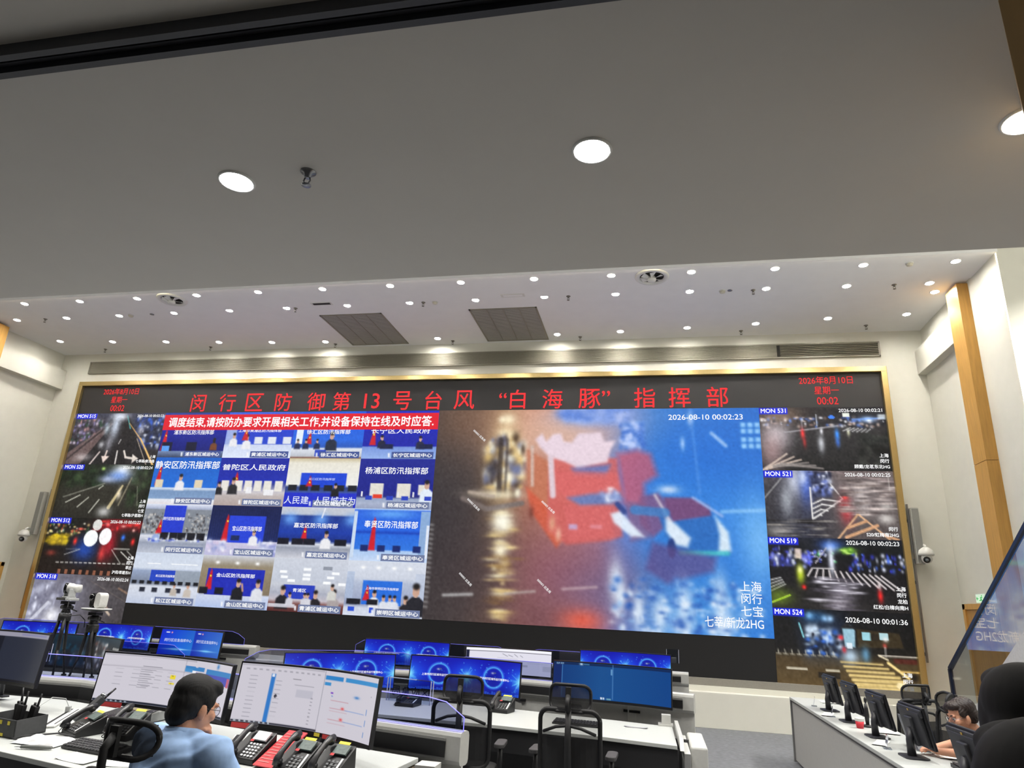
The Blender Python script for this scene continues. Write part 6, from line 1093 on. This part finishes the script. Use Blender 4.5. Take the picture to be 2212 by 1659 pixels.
def frame_at(c, face, pitch=0.0, roll=0.0):
    "head frame: local +y is where the face looks; pitch lowers the chin"
    f = Vector((face[0], face[1], 0)).normalized(); r = Vector((f.y, -f.x, 0)); Rm = Matrix((r, f, Vector((0, 0, 1)))).transposed() @ Matrix.Rotation(-pitch, 3, 'X') @ Matrix.Rotation(roll, 3, 'Y')
    return Vector(c), Rm
def head_prims(c, Rm, k=1.0):
    P = lambda v: c + Rm @ (Vector(v) * k); S = lambda *r: tuple(x * k for x in r)
    return [('e', P((0, -.018, .042)), S(.074, .094, .074), Rm), ('e', P((0, .022, -.02)), S(.064, .068, .088), Rm), ('e', P((0, .035, -.075)), S(.050, .052, .042), Rm), ('e', P((0, .066, -.098)), S(.024, .022, .018), Rm),
            ('c', P((0, .084, .006)), P((0, .103, -.030)), .008 * k, .0125 * k), ('e', P((.012, .092, -.033)), S(.009, .010, .008), Rm), ('e', P((-.012, .092, -.033)), S(.009, .010, .008), Rm),
            ('e', P((.03, .076, .024)), S(.026, .012, .010), Rm), ('e', P((-.03, .076, .024)), S(.026, .012, .010), Rm), ('e', P((.042, .060, -.022)), S(.024, .022, .022), Rm), ('e', P((-.042, .060, -.022)), S(.024, .022, .022), Rm),
            ('e', P((0, .083, -.061)), S(.022, .010, .006), Rm), ('e', P((0, .081, -.072)), S(.020, .010, .007), Rm),
            ('e', P((.072, -.008, -.012)), S(.010, .020, .032), Rm @ Matrix.Rotation(R(-22), 3, 'Z')), ('e', P((-.072, -.008, -.012)), S(.010, .020, .032), Rm @ Matrix.Rotation(R(22), 3, 'Z')), ('e', P((.072, .0, -.036)), S(.008, .011, .013), Rm), ('e', P((-.072, .0, -.036)), S(.008, .011, .013), Rm)]
def face_parts(par, c, Rm, browm, glasses=True, k=1.0):
    P = lambda v: c + Rm @ (Vector(v) * k)
    for s in (-1, 1):
        m = MB(); m.ell(P((s * .031, .073, .004)), (.0125 * k,) * 3, None, 14, 10); e = m.build('eye', mat('eye white', (225, 222, 216), .3, var=.02), par, local=False); m = MB(); m.ell(P((s * .031, .0815, .003)), (.0065 * k, .005 * k, .0065 * k), Rm, 12, 8); m.build('iris', mat('dark iris', (30, 20, 16), .2), e, local=False)
        m = MB(); m.tube([P((s * .014, .0875, .024)), P((s * .032, .0865, .030)), P((s * .050, .074, .025))], [.0035, .005, .003], 8); m.build('eyebrow', browm, par, local=False)
    m = MB(); m.tube([P((-.022, .0905, -.0665)), P((0, .0945, -.066)), P((.022, .0905, -.0665))], .0032, 6); m.build('mouth', mat('lip', (150, 84, 76), .5), par, local=False)
    if glasses:
        m = MB(); 
        for s in (-1, 1):
            ring = [P((s * (.033 + .024 * math.cos(a)), .100 - .010 * abs(math.cos(a) * .5 + .5 if s > 0 else math.cos(a) * .5 + .5), .002 + .019 * math.sin(a))) for a in np.linspace(0, 6.283, 17)]
            m.tube(ring, .0014, 6, False); m.tube([P((s * .057, .090, .006)), P((s * .073, .045, .004)), P((s * .078, .0, .002)), P((s * .077, -.018, -.012))], .0013, 6)
        m.tube([P((-.010, .100, .004)), P((0, .104, .007)), P((.010, .100, .004))], .0013, 6); g = m.build('eyeglasses', mat('glasses metal', (70, 66, 70), .3, .8), par, local=False)
        m = MB()
        for s in (-1, 1): cc = [P((s * (.033 + .023 * math.cos(a)), .099 - .005 * (1 + math.cos(a)), .002 + .018 * math.sin(a))) for a in np.linspace(0, 6.283, 16, endpoint=False)]; m.add(cc, [tuple(range(16))])
        m.build('lenses', M_clear, g, local=False)
def hand_prims(w, k, n, curl=1.0, s=1, scale=1.0):
    """w wrist point, k unit direction to the knuckles, n palm normal (fingers curl towards it); five bent fingers"""
    w, k, n = Vector(w), Vector(k).normalized(), Vector(n).normalized(); n = (n - k * n.dot(k)).normalized(); x = k.cross(n) * s; out = [('c', w, w + k * .035, .026, .030), ('e', w + k * .055, (.04, .04, .04))]
    out = [('c', w, w + k * .03 * scale, .024, .026), ('c', w + k * .03 + x * .02, w + k * .085 + x * .026, .016, .014), ('c', w + k * .03 + x * .005, w + k * .09 + x * .008, .017, .014), ('c', w + k * .03 - x * .01, w + k * .087 - x * .010, .017, .013), ('c', w + k * .03 - x * .02, w + k * .078 - x * .027, .015, .012)]
    for off_, base, L in ((.027, .085, (.040, .024, .020)), (.009, .090, (.044, .028, .021)), (-.010, .087, (.040, .026, .020)), (-.027, .078, (.032, .020, .018))):
        p = w + k * base + x * off_; a = .35 * curl
        for j, l in enumerate(L):
            d = (k * math.cos(a) + n * math.sin(a)); q = p + d * l; out.append(('c', p, q, .0092 - .0008 * j, .0086 - .0008 * j)); p = q; a += .75 * curl
    p = w + k * .03 + x * .028; q = p + (k * .6 + x * .7 + n * .35).normalized() * .038; out += [('c', p, q, .0125, .0105), ('c', q, q + (k * .85 + x * .1 + n * .5).normalized() * .032, .0102, .0085)]
    return out
M_skin = mat('skin', (206, 150, 120), .55, var=.05, scale=18); M_skin.node_tree.nodes['Principled BSDF'].inputs['Subsurface Weight'].default_value = .08
M_hair = mat('black hair', (14, 13, 14), .75, var=.25, scale=90, stretch=(1, 1, .2)); M_hair2 = mat('dark brown hair', (40, 28, 24), .55, var=.25, scale=90, stretch=(1, 1, .2))
M_shirt = mat('pale blue shirt', (150, 180, 222), .8, var=.05, scale=60); M_trous = mat('dark trousers', (34, 36, 44), .8, var=.08); M_shoe = mat('black shoe', (18, 18, 18), .4)
def fold(amp, fx, fy, fz, ph=0): return lambda c: amp * np.maximum(0, np.sin(c[:, 0] * fx + c[:, 1] * fy + c[:, 2] * fz + ph + 1.5 * np.sin(c[:, 2] * 14 + c[:, 0] * 9))) ** 3
def legs(hip, knee, ankle, toe, k=1.0, fat=0.0):
    out = []
    for h, kn, an, to in zip(hip, knee, ankle, toe): out += [('c', h, kn, .085 + fat, .058 + fat), ('c', kn, an, .056 + fat, .040 + fat)]
    return out
# the seated man in the pale blue shirt (facing the console, left hand at his mouth)
PM = thing('person', 'man in pale blue shirt and glasses seated at the front console, hand at his mouth', 'person', (-2.06, 2.86, 0))
hc, hR = frame_at((-2.012, 2.985, 1.20), (.37, .90), R(14)); P = lambda v: hc + hR @ Vector(v)
shR, shL = Vector((-1.825, 2.90, 1.03)), Vector((-2.235, 3.04, 1.03)); elL, wrL = Vector((-2.10, 3.43, .818)), P((-.035, .082, -.155)) + Vector((-.005, .02, -.02)); elR, wrR = Vector((-1.73, 3.06, .79)), Vector((-1.85, 3.24, .84))
neck0 = Vector((-2.03, 2.94, 1.085)); pel = Vector((-2.06, 2.83, .66)); che = Vector((-2.035, 2.90, .915))
hipR, hipL = Vector((-1.97, 2.84, .605)), Vector((-2.15, 2.86, .605)); knR, knL = Vector((-1.90, 3.22, .59)), Vector((-2.14, 3.24, .59)); anR, anL = Vector((-1.87, 3.22, .10)), Vector((-2.13, 3.26, .10)); toR, toL = Vector((-1.83, 3.38, .04)), Vector((-2.10, 3.42, .04))
tr = Matrix.Rotation(R(-19), 3, 'Z')
hk = (P((.012, .100, -.085)) - wrL).normalized()
body = head_prims(hc, hR) + [('c', P((0, -.03, -.07)), neck0, .056, .062), ('e', che, (.15, .095, .17), tr), ('c', pel, che, .12, .12), ('c', neck0, shR, .05, .05), ('c', neck0, shL, .05, .05), ('c', shR, elR, .046, .038), ('c', elR, wrR, .037, .026), ('c', shL, elL, .046, .036), ('c', elL, wrL, .036, .025)] + hand_prims(wrL, hk, -(hR @ Vector((.1, .95, .25))), .9, 1) + hand_prims(wrR, (-.5, .8, -.1), (0, 0, -1), .5, 1) + legs((hipR, hipL), (knR, knL), (anR, anL), (toR, toL), fat=-.012)
skin_mesh('body', body, .0052, M_skin, PM, 3)
face_parts(PM, hc, hR, M_hair)
H = [('e', P((0, -.024, .058)), (.083, .101, .079), hR), ('e', P((0, -.050, .012)), (.081, .074, .085), hR), ('e', P((0, -.075, -.03)), (.068, .045, .06), hR), ('e', P((.035, .030, .090)), (.036, .050, .034), hR), ('e', P((-.02, .036, .092)), (.055, .045, .032), hR), ('e', P((.015, .056, .078)), (.052, .030, .020), hR), ('e', P((.070, .012, .035)), (.012, .032, .036), hR), ('e', P((-.070, .012, .035)), (.012, .032, .036), hR), ('e', P((.073, .020, .004)), (.006, .009, .026), hR), ('e', P((-.073, .020, .004)), (.006, .009, .026), hR)]
skin_mesh('hair', H, .006, M_hair, PM, 8, lambda c: .0012 * np.sin(c[:, 0] * 420 + 5 * np.sin(c[:, 2] * 60)) * np.sin(c[:, 1] * 390))
shirt = [('e', che + Vector((0, -.005, .01)), (.185, .125, .20), tr), ('c', pel + Vector((0, .012, .015)), che, .142, .15), ('c', neck0 + Vector((0, 0, -.035)), shR, .078, .082), ('c', neck0 + Vector((0, 0, -.035)), shL, .078, .082), ('e', (neck0 + che) / 2 + Vector((-.005, -.035, .02)), (.17, .10, .10), tr), ('c', shR, elR, .076, .058), ('c', elR, wrR - (wrR - elR) * .12, .056, .042), ('c', shL, elL, .072, .056), ('c', elL, elL + (wrL - elL) * .80, .055, .040)]
sh = skin_mesh('shirt', shirt, .0075, M_shirt, PM, 4, lambda c: fold(.007, 30, -14, -26)(c) + fold(.006, -22, 18, 20, 1)(c) - .003)
m = MB(); nk = neck0 + Vector((0, .0, .012)); ring = lambda r, z, dy: [nk + Vector((r * math.cos(a), r * .92 * math.sin(a) + dy, z + .012 * math.sin(a) * -1)) for a in np.linspace(0, 6.283, 22, endpoint=False)]
m.sm = True; m.rings([ring(.078, -.03, -.005), ring(.073, .012, -.004), ring(.068, .028, .0), ring(.064, .022, .0), ring(.070, -.03, 0)], False); m.build('collar', M_shirt, sh, local=False)
skin_mesh('trousers', legs((hipR, hipL), (knR, knL), (anR, anL), (toR, toL), fat=.008) + [('c', hipR, hipL, .095, .095), ('e', pel - Vector((0, -.01, .035)), (.155, .12, .085), tr)], .010, M_trous, PM, 3)
for an, to in ((anR, toR), (anL, toL)): skin_mesh('shoe', [('c', an - Vector((0, .03, .05)), to, .042, .038), ('c', an, an - Vector((0, .02, .04)), .045, .045)], .008, M_shoe, PM, 3)
# the man at the right desk, looking down at his papers
PR = thing('person', 'man with glasses at the right desk looking down, bare forearms on the desk', 'person', (2.70, 6.35, 0))
hc, hR = frame_at((2.30, 6.27, 1.055), (-.95, -.16), R(15)); P = lambda v: hc + hR @ Vector(v)
neck0 = Vector((2.40, 6.29, .925)); che = Vector((2.52, 6.31, .80)); pel = Vector((2.72, 6.34, .56)); s1, s2 = Vector((2.44, 6.11, .90)), Vector((2.44, 6.49, .90)); e1, e2 = Vector((2.36, 6.00, .835)), Vector((2.40, 6.66, .82)); w1, w2 = Vector((2.13, 6.27, .80)), Vector((2.16, 6.46, .80))
h1, h2 = Vector((2.72, 6.24, .54)), Vector((2.72, 6.44, .54)); k1, k2 = Vector((2.42, 6.20, .55)), Vector((2.42, 6.48, .55)); a1, a2 = Vector((2.50, 6.2, .10)), Vector((2.50, 6.48, .10)); t1, t2 = Vector((2.36, 6.2, .045)), Vector((2.36, 6.48, .045)); tr = Matrix.Rotation(R(90), 3, 'Z')
body = head_prims(hc, hR) + [('c', P((0, -.03, -.07)), neck0, .054, .06), ('e', che, (.15, .10, .14), tr), ('c', pel, che, .12, .12), ('c', neck0, s1, .05, .05), ('c', neck0, s2, .05, .05), ('c', s1, e1, .046, .040), ('c', e1, w1, .040, .026), ('c', s2, e2, .046, .040), ('c', e2, w2, .040, .026)] + hand_prims(w1, (-.5, .75, .02), (0, 0, -1), .35, -1) + hand_prims(w2, (-.75, -.5, .02), (0, 0, -1), .35, 1) + legs((h1, h2), (k1, k2), (a1, a2), (t1, t2), fat=-.012)
skin_mesh('body', body, .0055, M_skin, PR, 3); face_parts(PR, hc, hR, M_hair2)
H = [('e', P((0, -.034, .058)), (.084, .094, .076), hR), ('e', P((0, -.058, .012)), (.082, .068, .082), hR), ('e', P((0, .04, .085)), (.066, .045, .034), hR), ('e', P((.068, .012, .036)), (.014, .032, .034), hR), ('e', P((-.068, .012, .036)), (.014, .032, .034), hR), ('e', P((.05, .06, .068)), (.03, .025, .025), hR)]
skin_mesh('hair', H, .006, M_hair2, PR, 7, lambda c: .0025 * np.sin(c[:, 0] * 240 + 5 * np.sin(c[:, 2] * 60)) * np.sin(c[:, 1] * 190))
M_polo = mat('dark polo shirt', (26, 27, 34), .85, var=.08)
skin_mesh('shirt', [('e', che, (.18, .13, .17), tr), ('c', pel, che, .15, .145), ('c', neck0 - Vector((0, 0, .035)), s1, .075, .075), ('c', neck0 - Vector((0, 0, .035)), s2, .075, .075), ('c', s1, s1.lerp(e1, .75), .070, .062), ('c', s2, s2.lerp(e2, .75), .070, .062)], .010, M_polo, PR, 4, fold(.005, 25, 18, -20))
skin_mesh('trousers', legs((h1, h2), (k1, k2), (a1, a2), (t1, t2), fat=.006) + [('c', h1, h2, .115, .115)], .010, M_trous, PR, 3)
for an, to in ((a1, t1), (a2, t2)): skin_mesh('shoe', [('c', an + Vector((.03, 0, -.05)), to, .042, .038), ('c', an, an - Vector((0, 0, .04)), .045, .045)], .008, M_shoe, PR, 3)
# two people in black standing close by at the right edge, seen from behind
M_jack = mat('black jacket', (15, 15, 17), .95, var=.12, scale=30)
def standing(label, x, y, top, face):
    PF = thing('person', label, 'person', (x, y, 0)); k = top / 1.64
    hc, hR = frame_at((x, y + .02, top - .118), face, 0); P = lambda v: hc + hR @ Vector(v); B = Vector((x, y, 0)); rz = Matrix.Rotation(math.atan2(-face[0], face[1]), 3, 'Z')
    J = lambda a, b, c: B + rz @ Vector((a * k, b * k, c * k))
    armj = [(J(s * .165, -.01, 1.335), J(s * .20, -.03, 1.07), J(s * .19, .06, .84)) for s in (-1, 1)]
    body = head_prims(hc, hR, .98) + [('c', P((0, -.02, -.08)), J(0, -.01, 1.36), .052, .058), ('e', J(0, 0, 1.17), (.15, .10, .20), rz), ('c', J(0, 0, .90), J(0, 0, 1.15), .13, .12)] + [('c', J(0, -.01, 1.345), a_[0], .05, .045) for a_ in armj] + [q for a_ in armj for q in (('c', a_[0], a_[1], .044, .036), ('c', a_[1], a_[2], .036, .024))] + [q for a_, s in zip(armj, (-1, 1)) for q in hand_prims(a_[2], (0, .05, -1), (-s, 0, 0), .4, -s)] + [q for s in (-1, 1) for q in (('c', J(s * .085, 0, .86), J(s * .085, .01, .46), .08, .055), ('c', J(s * .085, .01, .46), J(s * .085, -.02, .09), .052, .036))]
    skin_mesh('body', body, .007, M_skin, PF, 3); face_parts(PF, hc, hR, M_hair, False, .98)
    skin_mesh('hair', [('e', P((0, -.03, .048)), (.086, .098, .082), hR), ('e', P((0, -.052, -.01)), (.084, .076, .10), hR), ('e', P((0, -.06, -.075)), (.076, .058, .075), hR), ('e', P((0, .035, .085)), (.065, .05, .034), hR), ('e', P((.068, .0, .0)), (.018, .045, .075), hR), ('e', P((-.068, .0, .0)), (.018, .045, .075), hR)], .007, M_hair, PF, 2)
    skin_mesh('jacket', [('e', J(0, -.005, 1.17), (.195, .135, .24), rz), ('c', J(0, 0, .88), J(0, 0, 1.15), .165, .15), ('c', J(0, -.02, 1.365), J(0, -.02, 1.41), .082, .074)] + [('c', J(0, -.012, 1.345), a_[0], .085, .075) for a_ in armj] + [q for a_ in armj for q in (('c', a_[0], a_[1], .070, .055), ('c', a_[1], a_[1].lerp(a_[2], .92), .055, .042))], .010, M_jack, PF, 4, fold(.006, 20, 10, -24))
    skin_mesh('trousers', [q for s in (-1, 1) for q in (('c', J(s * .085, 0, .88), J(s * .085, .01, .46), .105, .075), ('c', J(s * .085, .01, .46), J(s * .085, -.02, .10), .074, .062))], .011, M_trous, PF, 3)
    for s in (-1, 1): skin_mesh('shoe', [('c', J(s * .085, -.04, .045), J(s * .095, .13, .04), .042, .036), ('c', J(s * .085, -.02, .09), J(s * .085, -.02, .06), .045, .045)], .009, M_shoe, PF, 3)
standing('dark haired person in black at the lower right edge, the higher of two heads', .775, 1.75, 1.625, (.12, 1))
standing('dark haired person in black in the lower right corner, back turned, the lower nearer head', .505, 1.12, 1.580, (.1, 1))
